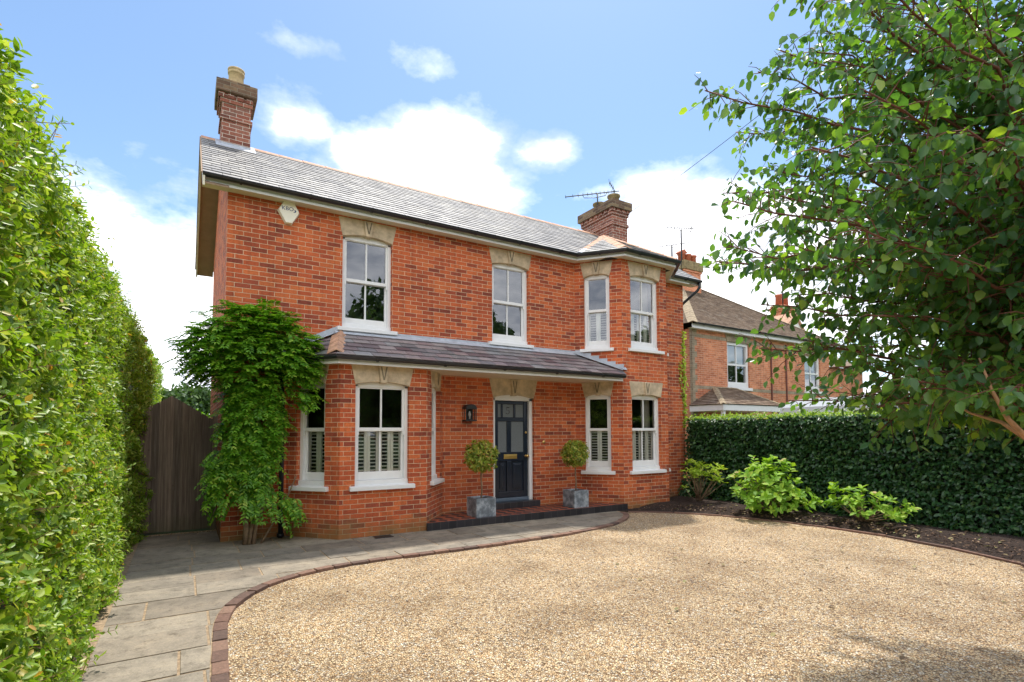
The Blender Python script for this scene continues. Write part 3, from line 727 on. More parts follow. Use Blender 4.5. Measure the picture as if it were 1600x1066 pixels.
lf = MB(); lf.prism([(cy0-.20, zr(cy0-.20)+.018), (cy0+.3, zr(cy0+.3)+.018), (cy0+.3, zr(cy0+.3)+.03), (cy0-.20, zr(cy0-.20)+.024)], cx0-.09, cx1+.09, 'x')
lf.box(cx0-.006, cx1+.006, cy0-.007, cy0+.2, 6.9, 7.04); lf.build('lead_apron', M['lead'], ch1)
c2 = MB(); dx0, dx1, dy0, dy1 = 9.31, 9.86, 1.67, 2.95
stack(c2, dx0, dx1, dy0, dy1, [(6.4,7.25,0),(7.25,7.33,.03),(7.33,7.54,0),(7.54,7.62,.03)])
for k in range(7): c2.box(dx0-.06, dx0+.02, dy0-.05+k*.205, dy0+.06+k*.205, 7.621, 7.70)
for k in range(4): c2.box(dx0-.058+k*.18, dx0+.05+k*.18, dy0-.06, dy0+.02, 7.621, 7.70)
c2.box(dx0-.03, dx1+.03, dy0-.03, dy1+.03, 7.62, 7.705)
ch2 = c2.build('chimney', M['brick_dark'], HOUSE, bevel=.004, label='wide chimney with mossy cap and aerial')
M['moss_cap'] = simple('mossy_cap', (.26,.20,.10), .95, var=.5, vscale=8, bscale=30, bstr=.6)
cc = MB(); cc.box(dx0-.10, dx1+.10, dy0-.10, dy1+.10, 7.707, 7.93).box(dx0-.02, dx1+.02, dy0-.02, dy1+.02, 7.931, 7.97); cc.build('chimney_cap', M['brick_cap'], ch2, bevel=.008)
for y in (1.90, 2.52):
    MB().lathe((9.58,y,7.955), [(.15,0),(.15,.17),(.18,.19),(.18,.23),(.15,.24),(.12,.12)], 22).build('chimney_pot', M['moss_cap'], ch2, smooth=True)
# downpipes
dp = MB(); dp.tube([(XE-.06,-.285,5.33),(XE-.06,-.285,5.20),(XE-.09,-.25,5.12),(XR+.08,.06,4.84),(XR+.05,.12,4.76),(XR+.05,.12,.1)], .034, 10)
dp.build('downpipe', M['black'], HOUSE, smooth=True)
dp = MB(); dp.tube([(.80,-.13,0.0),(.80,-.13,2.2),(.72,-.15,2.75)], .036, 12); dp.tube([(.80,-.13,.02),(.80,-.13,.07)], .055, 12); dp.tube([(.80,-.13,.36),(.80,-.13,.42)], .046, 12)
dp.build('downpipe', M['black'], HOUSE, smooth=True)

# ------------------------------------------------------------------ things fixed to the house
al = empty('alarm_box', (.86,0,4.95), 'cream angular burglar alarm box with blue KBO lettering high on brick wall', 'alarm box')
ab = MB(); hexa = [(-.075,.165),(.075,.165),(.15,.02),(.045,-.165),(-.045,-.165),(-.15,.02)]
A_ = [(.86+x*1.0, -.075, 5.11+z*1.0) for x, z in hexa]; B_ = [(.86+x*1.12, -.01, 5.11+z*1.06) for x, z in hexa]
ab.face(A_)
for k in range(6): j = (k+1) % 6; ab.face([B_[k], B_[j], A_[j], A_[k]])
ab.build('housing', M['alarm'], al, bevel=.006)
text('KBO', .088, Matrix.Translation((.838,-.0765,5.165)) @ FACE, M['ink'], 'lettering', al, sx=1.0)
sw = MB()
for k in range(12):
    a0, a1 = R(-70+k*11), R(-59+k*11); r0 = .044; w0 = .008*math.sin(math.pi*(k+.5)/12)+.001
    q = [(.905+math.cos(a)*(r0+s*w0)*1.15, 5.145+math.sin(a)*(r0*.62+s*w0)) for a, s in ((a0,-1),(a1,-1),(a1,1),(a0,1))]
    sw.prism(q, -.0770, -.0760)
sw.build('emblem', M['ink'], al)

wl = empty('wall_lantern', (4.07,-.1,1.82), 'black metal half lantern on brick wall left of front door', 'lantern')
lb = MB(); lb.box(3.965,4.175,-.012,.0,1.83,2.09)
lb.box(3.955,4.185,-.16,-.0,1.815,1.84)
for x in (3.96, 4.165): lb.box(x, x+.015, -.155, -.14, 1.84, 2.045); 
for x in (3.96, 4.165): lb.box(x, x+.015, -.085, -.07, 1.84, 2.045)
lb.box(3.955,4.185,-.16,-.0,2.04,2.056)
lb.build('frame', M['iron'], wl, bevel=.003)
rb = MB(); rb.M = Matrix.Translation((4.07,-.078,2.056)); 
rb.prism([(-.12,0)] + [(.115*math.cos(t), .075*math.sin(t)) for t in [math.pi-math.pi*k/10 for k in range(11)]] + [(.12,0)], -.085, .075)
rb.build('hood', M['iron'], wl)
gl = MB(); gl.face([(3.975,-.148,1.84),(4.165,-.148,1.84),(4.165,-.148,2.04),(3.975,-.148,2.04)]).face([(3.966,-.14,1.84),(3.966,-.02,1.84),(3.966,-.02,2.04),(3.966,-.14,2.04)]); gl.build('pane', M['glass'], wl, recalc=False)
M['bulb'] = simple('white_bulb', (.75,.75,.72), .3, var=0, bstr=0)
MB().lathe((4.07,-.08,1.85), [(.014,0),(.016,.05),(.026,.08),(.020,.12),(.005,.155)], 12).build('bulb', M['bulb'], wl, smooth=True)
bp = empty('bell_push', (5.82,0,1.38), 'small round brass bell push on brick wall right of front door', 'doorbell')
b_ = MB(); b_.M = Matrix.Translation((5.82,0,1.40)) @ Matrix.Rotation(R(90),4,'X'); b_.lathe((0,0,0), [(.038,0),(.038,.006),(.026,.012),(.012,.012),(.012,.018),(.002,.02)], 18); b_.build('bell_plate', M['brass'], bp, smooth=True)
bx = MB(); bx.box(XD+.27,XD+.34,-.42,-.36,.70,.78); 
vt = MB().box(2.02,2.30,-.98,-.80,-.02,.006); tag(vt.build('drain_grate', M['iron']), 'small dark drain grate in paving under left bay window', 'drain')

def on_z(px, py, z):
    r = Fw + R2*((px-800)/f_px) - U2*((py-y0p)/f_px); t = (z-1.6)/r.z; return CAM + r*t
def on_d(px, py, d): return CAM + (Fw + R2*((px-800)/f_px) - U2*((py-y0p)/f_px))*d

def aerial(name, label, mast, boom0, boom1, nel, el=.09, refl=True, extra=None, bow=True):
    e = empty(name, mast[0], label, 'tv aerial', 'television aerials on the chimneys')
    MB().tube(mast, .018 if mast[0][1] < 5 else .032, 8).build('mast', M['iron'], e, smooth=True)
    b = MB(); A, B = Vector(boom0), Vector(boom1); d = (B-A).normalized(); s = d.cross(Vector((0,0,1))).normalized(); u = s.cross(d)
    b.tube([A, B], .014, 6); b.build('boom', M['iron'], e)
    q = MB(); rq = MB()
    for k in range(nel):
        c = A.lerp(B, (k/(nel))**.8*.92+.01)
        q = MB(); q.tube([c-u*.0-s*el*.8-u*el*.25, c+s*el*.8+u*el*.25], .005, 5); q.tube([c-u*el*.35, c+u*el*.35], .006, 5); q.build('element', M['iron'], e)
    if refl:
        c = B - d*.12
        for sg in (-1, 1):
            t = c - d*.16 + u*sg*.26 + s*.05
            rq.tube([c, t], .010, 5)
            for j in range(4):
                w = c.lerp(t, (j+1)/4); rq.tube([w-s*.16-u*.02, w+s*.16+u*.02], .006, 5)
    if refl: rq.build('reflector', M['iron'], e)
    if bow:
        c = A.lerp(B, .55); MB().tube([c-d*.35, c-d*.30-u*.09, c-u*.12, c+d*.30-u*.09, c+d*.35], .009, 6).build('stay', M['iron'], e, smooth=True)
    return e
z = 8.42
a0, a1 = on_z(883,308,z), on_z(968,298.5,z); mm = a0.lerp(a1, .60)
aerial('tv_aerial', 'black television aerial on mossy chimney of the main house', [(mm.x,mm.y,7.75),(mm.x,mm.y,z)], a0, a1, 11)

# overhead wire
wa = Vector((9.90,1.9,7.62)); wb = on_d(1165,187,10.3); ex = wa + (wb-wa)*2.3
wr = MB(); pts = [wa.lerp(ex, k/24) - Vector((0,0,.12*math.sin(math.pi*k/24))) for k in range(25)]; wr.tube(pts, .0055, 6)
tag(wr.build('telephone_wire', M['iron'], None, smooth=True), 'thin dark overhead wire rising from chimney into the tree', 'wire')

# ------------------------------------------------------------------ neighbours
NB = empty('neighbour_house', (18,5,0), 'orange brick house with brown tiled hipped roof beyond the dark hedge', 'house')
nx0, nx1, ny, nd, ne = 14.16, 22.8, 3.1, 8.3, 5.14
nw = MB(); wallgrid(nw, (nx0,ny), (nx1,ny), -.1, ne, [(16.02-nx0,17.30-nx0,3.2,4.86), (20.93-nx0,22.1-nx0,3.25,4.7)], depth=.14)
nw.face([(nx0,ny,-.1),(nx0,ny+nd,-.1),(nx0,ny+nd,ne),(nx0,ny,ne)]).face([(nx1,ny,-.1),(nx1,ny+nd,-.1),(nx1,ny+nd,ne),(nx1,ny,ne)]).face([(nx0,ny+nd,-.1),(nx1,ny+nd,-.1),(nx1,ny+nd,ne),(nx0,ny+nd,ne)])
nw.build('wall', M['brick_n'], NB, recalc=False)
M['yellowbrick'] = brick_mat('yellow_stock_brick', [(0, (.30,.25,.16)), (1, (.46,.38,.26))], (.48,.43,.34))
tr = MB()
for k in range(26):
    w = .24 if k % 2 else .13; tr.box(nx0-.006, nx0+w, ny-.008, ny+.1, -.05+k*.2, .148+k*.2)
tr.box(nx0-.004, nx1, ny-.006, ny+.05, 3.07, 3.19); tr.box(nx0-.004, nx1, ny-.006, ny+.05, 4.84, 4.97)
tr.build('quoins', M['yellowbrick'], NB)
for c, hw, z0, z1 in ((16.66,.64,3.2,4.86), (21.515,.585,3.25,4.7)):
    w = MB(); a, b = c-hw, c+hw; y = ny
    w.box(a,a+.11,y+.06,y+.16,z0,z1).box(b-.11,b,y+.06,y+.16,z0,z1).box(a+.11,b-.11,y+.06,y+.16,z0,z0+.2).box(a+.11,b-.11,y+.06,y+.16,z1-.12,z1).box(a+.11,b-.11,y+.08,y+.14,(z0+z1)/2-.03,(z0+z1)/2+.04).box(c-.02,c+.02,y+.09,y+.13,z0+.2,z1-.12)
    w.box(a-.08,b+.08,y-.07,y+.06,z0-.1,z0)
    wo = w.build('window', M['white'], NB, bevel=.004)
    MB().face([(a,y+.12,z0),(b,y+.12,z0),(b,y+.12,z1),(a,y+.12,z1)]).build('pane', M['glass_up'], wo, recalc=False)
    MB().box(a+.1,b-.1,y+.22,y+.24,z0+.9,z1).build('blind', M['blind'], wo)
    MB().prism([(c-hw-.12,z1+.27)]+arc(c,hw,z1-.03,.06)+[(c+hw+.12,z1+.27)], ny-.02, ny+.1).build('lintel', M['yellowbrick'], NB)
MB().box(nx0+.05,nx1-.05,ny+1.5,ny+1.6,-.1,5).build('inner_wall', M['dark'], NB)
for x in (18.62, 19.6): MB().tube([(x,ny-.035,5.0),(x,ny-.035,.1)], .03, 8).build('downpipe', M['twig'], NB, smooth=True)
nk = .70; a0x, a1x, b0, b1 = nx0-.3, nx1+.3, ny-.3, ny+nd+.3; hh = (b1-b0)/2; rz = ne+.13+nk*hh
e0 = ne+.13
rA, rB = (a0x+hh, b0+hh, rz), (a1x-hh, b0+hh, rz)
if rB[0] < rA[0]: xm = (rA[0]+rB[0])/2; rA = (xm-.05,b0+hh,rz); rB = (xm+.05,b0+hh,rz)
nr = slates([(a0x,b0,e0),(a1x,b0,e0),rB,rA], .11, .17, thick=.012, jit=.008, seed=31).build('roof', M['tile_n'], NB)
slates([(a0x,b1,e0),(a0x,b0,e0),rA], .11, .17, thick=.012, seed=32).build('roof_slope', M['tile_n'], nr)
slates([(a1x,b0,e0),(a1x,b1,e0),rB], .2, .3, thick=.012, seed=33).build('roof_slope', M['tile_n'], nr)
slates([(a1x,b1,e0),(a0x,b1,e0),rA,rB], .2, .3, thick=.012, seed=34).build('roof_slope', M['tile_n'], nr)
M['lichen'] = simple('lichened_hip_tile', (.30,.235,.15), .95, var=.45, vscale=14, bscale=40, bstr=.5)
for A, B in (((a0x,b0,e0), rA), ((a1x,b0,e0), rB)):
    h = hip(A, B, w=.17, name='hip_tiles', par=nr); h.data.materials[0] = M['lichen']
eaves([(a0x+.08,b0+.09),(a1x-.02,b0+.09)], e0+.01, NB, fas_h=.17, r=.06, off=.08, inner=[(a0x+.08,ny),(a1x,ny)], brackets=1.0, mat2='white')
# neighbour's porch canopy
pr = MB(); pz0 = 2.48; px0, px1, py0 = 13.95, 17.3, 1.75; ap = (15.1, 2.35, 3.10); apr = (16.2, 2.35, 3.10)
cr = slates([(px0,py0,pz0),(px1,py0,pz0),(16.2,ny-.2,3.12),(15.05,ny-.2,3.12)], .12, .17, thick=.012, seed=41).build('canopy', M['tile_n'], NB)
slates([(px0,ny,pz0),(px0,py0,pz0),(15.05,ny-.2,3.12)], .12, .17, thick=.012, seed=42).build('canopy_slope', M['tile_n'], cr)
for A, B in (((px0,py0,pz0),(15.05,ny-.2,3.12)), ((px1,py0,pz0),(16.2,ny-.2,3.12)), ((15.05,ny-.2,3.12),(16.2,ny-.2,3.12))):
    h = hip(A, B, w=.10, par=cr); h.data.materials[0] = M['lichen']
MB().box(px0+.03,px1-.03,py0+.03,ny,pz0-.2,pz0-.005).build('canopy_fascia', M['white'], cr)
for x in (px0+.1, px1-.2): MB().box(x, x+.1, py0+.08, py0+.18, -.1, pz0-.2).build('canopy_post', M['white'], cr)
# chimney with three red pots
nc = MB(); qx0, qx1, qy0, qy1 = 17.4, 18.45, 6.1, 6.75
stack(nc, qx0, qx1, qy0, qy1, [(7.0,8.42,0),(8.42,8.5,.04)])
nch = nc.build('chimney', M['brick_n'], NB, bevel=.005)
MB().box(qx0-.08,qx1+.08,qy0-.08,qy1+.08,8.501,8.88).build('chimney_cap', M['moss_cap'], nch, bevel=.02)
for k, x in enumerate((17.58, 17.97, 18.30)):
    MB().lathe((x,6.4,8.87), [(.15,0),(.14,.33),(.175,.35),(.175,.41),(.12,.42),(.11,.3)], 20).build('chimney_pot', M['redpot'], nch, smooth=True)
hp = MB(); hp.prism([(17.38,9.28),(17.58,9.42),(17.78,9.28)], 6.22, 6.58); hp.build('pot_cowl', M['redpot'], nch)
zz = on_d(1065,358,22.6).z
p0, p1 = on_z(1042,356,zz), on_z(1086,357,zz); m_ = Vector((17.35,6.3,8.5))
mast_xy = on_d(1065, 400, 22.6)
aerial('tv_aerial', 'taller black aerial above the chimney with three red pots', [(mast_xy.x,mast_xy.y,8.3),(mast_xy.x,mast_xy.y,zz)], p0, p1, 10, el=.11)
z3 = on_d(1050,381,22.3).z; p0, p1 = on_z(1027,386,z3), on_z(1078,379,z3); m3 = p0.lerp(p1, .45)
aerial('tv_aerial', 'lower black aerial just left of the red pot chimney', [(m3.x,m3.y,8.3),(m3.x,m3.y,z3)], p0, p1, 9, el=.1, refl=False)

# third house, further along
H3 = empty('gabled_house', (30,9,0), 'distant brick house with white gable and two pot chimney behind the tree leaves', 'house')
q0 = on_d(1222,480,28.5); X3, Y3 = q0.x, q0.y
b = MB(); b.box(X3-.6,X3+7,Y3-.6,Y3+7,-.1,5.2)
b.build('wall', M['brick_n'], H3)
rf = MB(); rf.face([(X3-.9,Y3-.9,5.15),(X3+7.3,Y3-.9,5.15),(X3+7.3,Y3+3.2,7.5),(X3-.9,Y3+3.2,7.5)]).face([(X3-.9,Y3+7.3,5.15),(X3+7.3,Y3+7.3,5.15),(X3+7.3,Y3+3.2,7.5),(X3-.9,Y3+3.2,7.5)])
rf.build('roof', M['tile_n'], H3, recalc=False)
ga = on_d(1241,492,27.3); g = MB(); g.prism([(ga.x-.75,ga.z-.85),(ga.x,ga.z),(ga.x+.75,ga.z-.85)], ga.y, ga.y+.3); g.build('gable', M['render'], H3)
vb = MB()
for sg in (-1,1): vb.prism([(ga.x,ga.z+.12),(ga.x+sg*1.0,ga.z-.95),(ga.x+sg*.85,ga.z-.95),(ga.x,ga.z)], ga.y-.1, ga.y+1.5)
vb.build('gable_roof', M['terracotta'], H3)
c3 = MB(); stack(c3, X3, X3+1.0, Y3, Y3+.6, [(5.2,8.05,0),(8.05,8.15,.06),(8.15,8.28,.12),(8.28,8.42,.05)])
c3o = c3.build('chimney', M['brick_n'], H3)
for x in (X3+.18, X3+.78): MB().lathe((x,Y3+.3,8.41), [(.17,0),(.15,.5),(.18,.52),(.18,.6),(.12,.6)], 18).build('chimney_pot', M['redpot'], c3o, smooth=True)
MB().box(X3+.52,X3+1.04,Y3+.1,Y3+.5,9.10,9.13).build('pot_cowl', M['iron'], c3o)
d4 = 28.3; p0, p1 = on_d(1185,432,d4), on_d(1245,434,d4); m4 = p0.lerp(p1,.62)
aerial('tv_aerial', 'thin distant aerial above the two pot chimney beside the leaves', [(m4.x,m4.y,8.2),tuple(m4)], p0, p1, 7, el=.10, refl=False, bow=False)

# caravan behind the hedge
CV = empty('caravan', (15,-2.1,0), 'pale curved caravan roof showing over the dark hedge', 'caravan')
cv = MB(); prof = [(12.3,.5),(12.3,1.9),(12.45,2.2),(12.8,2.38),(13.4,2.46),(16.5,2.50),(17.4,2.42),(17.9,2.1),(17.9,.5)]
cv.prism(prof, -3.2, -1.0)
cv.build('body', M['caravan'], CV, bevel=.1, smooth=False)
MB().box(12.28,17.92,-3.24,-3.19,2.06,2.14).build('trim_strip', M['bluegrey'], CV, bevel=.01)
cw = MB(); cw.M = cv.M; cw.box(13.6,16.4,-3.225,-3.19,1.35,1.95); cw.build('window', M['navy'], CV, bevel=.02)
for x in (14.6,15.5):
    w_ = MB(); w_.M = cv.M @ Matrix.Translation((x,-3.1,.32)) @ Matrix.Rotation(R(90),4,'X'); w_.lathe((0,0,-.1), [(.2,0),(.32,.02),(.33,.1),(.32,.2),(.2,.22)], 20); w_.build('wheel', M['iron'], CV, smooth=True)

# ------------------------------------------------------------------ ground
def sheet(name, mat, x0, x1, y0, y1, z, label=None, nx=1, ny_=1, hfun=None):
    mb = MB()
    ids = [[mb.add((x0+(x1-x0)*i/nx, y0+(y1-y0)*j/ny_, z + (hfun(x0+(x1-x0)*i/nx, y0+(y1-y0)*j/ny_) if hfun else 0))) for i in range(nx+1)] for j in range(ny_+1)]
    for j in range(ny_):
        for i in range(nx): mb.f.append([ids[j][i], ids[j][i+1], ids[j+1][i+1], ids[j+1][i]])
    o = mb.build(name, mat, None, smooth=bool(hfun)); tag(o, kind='structure'); return o
sheet('ground', M['grass'], -600, 600, -400, 900, -.09)
def gh(x, y):
    return .012*noise.noise(Vector((x*1.1,y*1.1,0))) + .007*noise.noise(Vector((x*4,y*4,3)))
sheet('gravel_drive', M['gravel'], -.9, 10.4, -16, -.7, -.030, nx=150, ny_=200, hfun=gh)
INN = [(-.20,-16),(-.20,-8),(-.20,-5.2),(-.17,-4.45),(-.145,-3.95),(-.10,-3.6),(-.02,-3.32),(.10,-3.07),(.27,-2.84),(.48,-2.65),(.76,-2.49),(1.1,-2.385),(1.6,-2.325),(2.4,-2.315),(3.3,-2.31),(4.2,-2.265),(5.1,-2.17),(5.8,-2.0),(6.35,-1.76),(6.78,-1.44),(7.05,-1.13),(7.10,-.83)]
def resample(P, step):
    P = [Vector((*p,0)) for p in P]; out = [P[0]]; 
    # catmull-rom
    fine = []
    for k in range(len(P)-1):
        p0 = P[max(k-1,0)]; p1 = P[k]; p2 = P[k+1]; p3 = P[min(k+2,len(P)-1)]
        for j in range(12):
            t = j/12; fine.append(.5*((2*p1)+(p2-p0)*t+(2*p0-5*p1+4*p2-p3)*t*t+(3*p1-p0-3*p2+p3)*t**3))
    fine.append(P[-1]); acc = 0; last = fine[0]
    for q in fine[1:]:
        while (q-last).length + acc >= step:
            d = step-acc; last = last + (q-last).normalized()*d; out.append(last.copy()); acc = 0
        acc += (q-last).length; last = q
    return out
def kerb(P, step, w, z0, z1, name, mat, jit=.004, side=1):
    K = resample(P, step); mb = MB()
    for k in range(len(K)-1):
        a, b = K[k], K[k+1]; t = (b-a).normalized(); n = Vector((-t.y,t.x,0))*side
        a2 = a + t*.006 + n*random.uniform(-jit,jit); b2 = b - t*.006 + n*random.uniform(-jit,jit); dz = random.uniform(-.004,.004)
        q = [a2, b2, b2+n*w, a2+n*w]; i = [mb.add(p+Vector((0,0,z0))) for p in q] + [mb.add(p+Vector((0,0,z1+dz+random.uniform(-.002,.002)))) for p in q]
        for fc in ((0,1,2,3),(7,6,5,4),(0,4,5,1),(1,5,6,2),(2,6,7,3),(3,7,4,0)): mb.f.append([i[t_] for t_ in fc])
    o = mb.build(name, mat, None, bevel=.005); tag(o, kind='structure'); return K
K1 = kerb(INN, .222, .105, -.09, .004, 'kerb', M['kerb'])
RK = [(7.20,-.98),(7.50,-1.22),(7.95,-1.60),(8.28,-2.15),(8.50,-2.75),(8.64,-3.35),(8.72,-3.95),(8.76,-4.6),(8.70,-5.2),(8.58,-5.75),(8.36,-6.3),(8.08,-6.75),(7.2,-7.1),(6.3,-7.3),(5.5,-7.55),(4.9,-8.0),(4.6,-8.8)]
kerb(RK, .9, .05, -.09, .0, 'kerb_right', M['kerb'], side=1).__len__()
def pebbles(n, x0, x1, y0, y1):
    P = np.stack([RNG.uniform(x0,x1,n), RNG.uniform(y0,y1,n)*1.0, np.zeros(n)],1)
    cl_ = nz(P, 1.6, 2) + .6*nz(P, 6, 5); P = P[RNG.random(n) < np.clip(.62+1.3*cl_,.08,1)]
    # keep to the drive
    ky = np.interp(P[:,0], [p[0] for p in INN[2:]]+[7.3,8.0,8.4,9], [p[1] for p in INN[2:]]+[-1.1,-1.65,-2.4,-4]); kx = np.interp(P[:,1], [p[1] for p in RK][::-1], [p[0] for p in RK][::-1])
    P = P[(P[:,1] < ky-.02) & (P[:,0] < kx-.06) & (P[:,0] > -.12)]
    n = len(P)
    P[:,2] = -.030 + np.array([gh(p[0],p[1]) for p in P]) + .003
    o8 = np.array([(1,0,0),(0,1,0),(-1,0,0),(0,-1,0),(.1,.1,.8),(-.05,0,-.8)]); sz = RNG.uniform(.006,.013,(n,1,1))*np.stack([RNG.uniform(.7,1.3,n),RNG.uniform(.6,1,n),RNG.uniform(.5,.9,n)],1)[:,None,:]
    V = o8[None]*sz; V = V + RNG.normal(0,.12,V.shape)*sz; a = RNG.uniform(0,6.28,n)[:,None]; X = V[:,:,0]*np.cos(a)-V[:,:,1]*np.sin(a); Y = V[:,:,0]*np.sin(a)+V[:,:,1]*np.cos(a)
    V = np.stack([X,Y,V[:,:,2]],2)+P[:,None,:]; T = np.array([(0,1,4),(1,2,4),(2,3,4),(3,0,4),(1,0,5),(2,1,5),(3,2,5),(0,3,5)])
    Fq = ((np.arange(n)*6)[:,None,None]+T[None]).reshape(-1,3); me = bpy.data.meshes.new('loose_gravel'); me.vertices.add(n*6); me.vertices.foreach_set('co', V.ravel())
    me.loops.add(Fq.size); me.loops.foreach_set('vertex_index', Fq.ravel()); me.polygons.add(len(Fq)); me.polygons.foreach_set('loop_start', np.arange(0,Fq.size,3)); me.update(calc_edges=True)
    m, nt, b, o = new_mat('pebbles'); g = node(nt,'ShaderNodeNewGeometry')
    rr = ramp(nt, [(0, (.22,.15,.10)), (.12, (.45,.32,.19)), (.3, (.62,.47,.29)), (.5, (.76,.60,.38)), (.65, (.60,.38,.20)), (.8, (.82,.72,.54)), (.93, (.42,.37,.31)), (1, (.88,.82,.72))], g.outputs['Random Per Island']); nt.links.new(rr.outputs[0], b.inputs['Base Color']); b.inputs['Roughness'].default_value = .75
    me.materials.append(m); ob = bpy.data.objects.new('loose_gravel', me); COL.objects.link(ob); tag(ob, 'loose golden pebbles lying over the gravel drive', 'gravel', kind='stuff')
# paving slabs clipped to the path outline
OUT = []
for k, p in enumerate(K1):
    t = (K1[min(k+1,len(K1)-1)]-K1[max(k-1,0)]).normalized(); OUT.append((p.x-t.y*.113, p.y+t.x*.113))
reg = [(-1.02,-16)] + OUT + [(7.0,-.6),(7.0,.5),(.2,.5),(.0,1.22),(-1.02,1.22)]
jb = MB(); jb.prism([(-1.5,-16)]+[(p.x-.05,p.y+.0) if p.y < -3 else (p.x,p.y+.05) for p in K1]+reg[-5:-1]+[(.0,1.22),(-1.5,1.22)], -.08, -.006, 'z'); tag(jb.build('joint_bed', M['joint']), kind='structure')
rg = MB(); rg.prism(reg, -.06, .05, 'z'); rgo = rg.build('cut', M['slab'])
sl = MB(); y = -16.0; rnd = random.Random(5)
while y < 1.2:
    h = rnd.choice((.42,.5,.58,.46)); x = -1.02
    far = y+h > -2.9
    xe = 7.1 if far else .7
    x -= rnd.uniform(0,.35)
    while x < xe:
        w = rnd.choice((.52,.66,.8,1.0)); g = .0095
        sl.box(x+g, x+w-g, y+g, y+h-g, -.048, rnd.uniform(-.004,.003)); x += w
    y += h
slo = sl.build('paving', M['slab'], None); tag(slo, kind='structure')
bo = slo.modifiers.new('b','BOOLEAN'); bo.operation = 'INTERSECT'; bo.object = rgo; bo.solver = 'EXACT'
dg = bpy.context.evaluated_depsgraph_get(); me = bpy.data.meshes.new_from_object(slo.evaluated_get(dg)); slo.modifiers.clear(); slo.data = me
bpy.data.objects.remove(rgo)
bv = slo.modifiers.new('bevel','BEVEL'); bv.width = .006; bv.segments = 2; bv.limit_method = 'ANGLE'
# planting bed
RKs = resample(RK, .3); bd = MB(); rows = []
for k, p in enumerate(RKs):
    far = Vector((10.6, p.y if k < len(RKs)-8 else p.y-1.2, 0)); far.y = min(far.y, -.2 - 0*k) if k else .2
    st = p + Vector((.05,.02,0))
    rows.append([bd.add(st.lerp(far, j/14) + Vector((0,0,-.03 + .11*min(1,j/4) + .03*noise.noise(Vector((st.lerp(far,j/14).x*5, st.lerp(far,j/14).y*5, 1)))*(j>0)))) for j in range(15)])
for a, b in zip(rows, rows[1:]):
    for j in range(14): bd.f.append([a[j], a[j+1], b[j+1], b[j]])
top = [bd.add((7.2,-.75,-.01))]; 
bdo = bd.build('soil_bed', M['soil'], None, smooth=True); tag(bdo, kind='structure')
cr_ = MB(); cr_.face([(7.15,-.95,-.012),(7.25,-1.0,-.012),(8.0,-1.6,-.005),(8.3,-2.15,-.0),(10.6,-2.0,.04),(10.6,.3,.04),(9.2,.2,.03),(8.7,-.75,.02),(7.15,-.75,.0)]); tag(cr_.build('soil_corner', M['soil'], None), kind='structure')

# ------------------------------------------------------------------ gate
GT = empty('garden_gate', (-.67,1.25,0), 'dark weathered vertical board gate with pointed top at end of path', 'gate')
gm = MB(); x = -1.32; tp = lambda x: 2.215 - abs(x+.67)*.64
while x < -.04:
    w = .098; x1 = min(x+w, -.03); g = .0035; yy = random.uniform(-.003,.003)
    if x+g < -.67 < x1-g: poly = [(x+g,.03),(x1-g,.03),(x1-g,tp(x1)),(-.67,tp(-.67)),(x+g,tp(x))]
    else: poly = [(x+g,.03),(x1-g,.03),(x1-g,tp(x1)),(x+g,tp(x))]
    gm.prism(poly, 1.235+yy, 1.26+yy); x = x1
gm.prism([(-1.31,.04),(-.04,.04),(-.04,tp(-.04)-.02),(-.67,2.18),(-1.31,tp(-1.31)-.02)], 1.252, 1.258)
gm.build('boards', M['gate'], GT)
MB().box(-1.3,-.05,1.262,1.30,.35,.47).box(-1.3,-.05,1.262,1.30,1.5,1.62).build('rails', M['gate'], GT)
MB().box(-.085,-.01,1.21,1.33,-.05,1.9).build('gate_post', M['gate'], GT)
MB().box(-1.42,-1.33,1.21,1.33,-.05,1.9).build('gate_post', M['gate'], GT)
go = MB().box(-1.1,.0,1.10,1.20,-.05,.004); tag(go.build('gravel_strip', M['gravel']), kind='structure')

# ------------------------------------------------------------------ leaves
def leafmesh(name, P, D, N, L, W, mat, parent=None, fold=.22, curl=.12, **kw):
    P = np.asarray(P, float); D = np.asarray(D, float); N = np.asarray(N, float); n = len(P)
    L = np.broadcast_to(np.asarray(L, float), (n,))[:, None]; W = np.broadcast_to(np.asarray(W, float), (n,))[:, None]
    D = D/np.linalg.norm(D, axis=1, keepdims=True)
    Sd = np.cross(N, D); ln = np.linalg.norm(Sd, axis=1, keepdims=True); Sd = np.where(ln < 1e-5, np.array([[1,0,0]]), Sd/np.maximum(ln,1e-9)); Nn = np.cross(D, Sd)
    f = fold*W
    V = np.stack([P, P+D*L*.28+Sd*W*.44+Nn*f*.5, P+D*L*.66+Sd*W*.40+Nn*f*.5-Nn*curl*L*.3, P+D*L-Nn*curl*L, P+D*L*.66-Sd*W*.40+Nn*f*.5-Nn*curl*L*.3, P+D*L*.28-Sd*W*.44+Nn*f*.5], 1).reshape(-1, 3)
    base = (np.arange(n)*6)[:, None]
    Fq = np.concatenate([base+np.array([[0,1,2,3]]), base+np.array([[0,3,4,5]])], 1).reshape(-1, 4)
    me = bpy.data.meshes.new(name); me.vertices.add(len(V)); me.vertices.foreach_set('co', V.ravel())
    me.loops.add(Fq.size); me.loops.foreach_set('vertex_index', Fq.ravel()); me.polygons.add(len(Fq))
    me.polygons.foreach_set('loop_start', np.arange(0, Fq.size, 4)); me.update(calc_edges=True); me.validate()
    me.materials.append(mat); o = bpy.data.objects.new(name, me); COL.objects.link(o); adopt(o, parent); tag(o, **kw)
    return o
def rdir(n):
    v = RNG.normal(size=(n,3)); return v/np.linalg.norm(v, axis=1, keepdims=True)
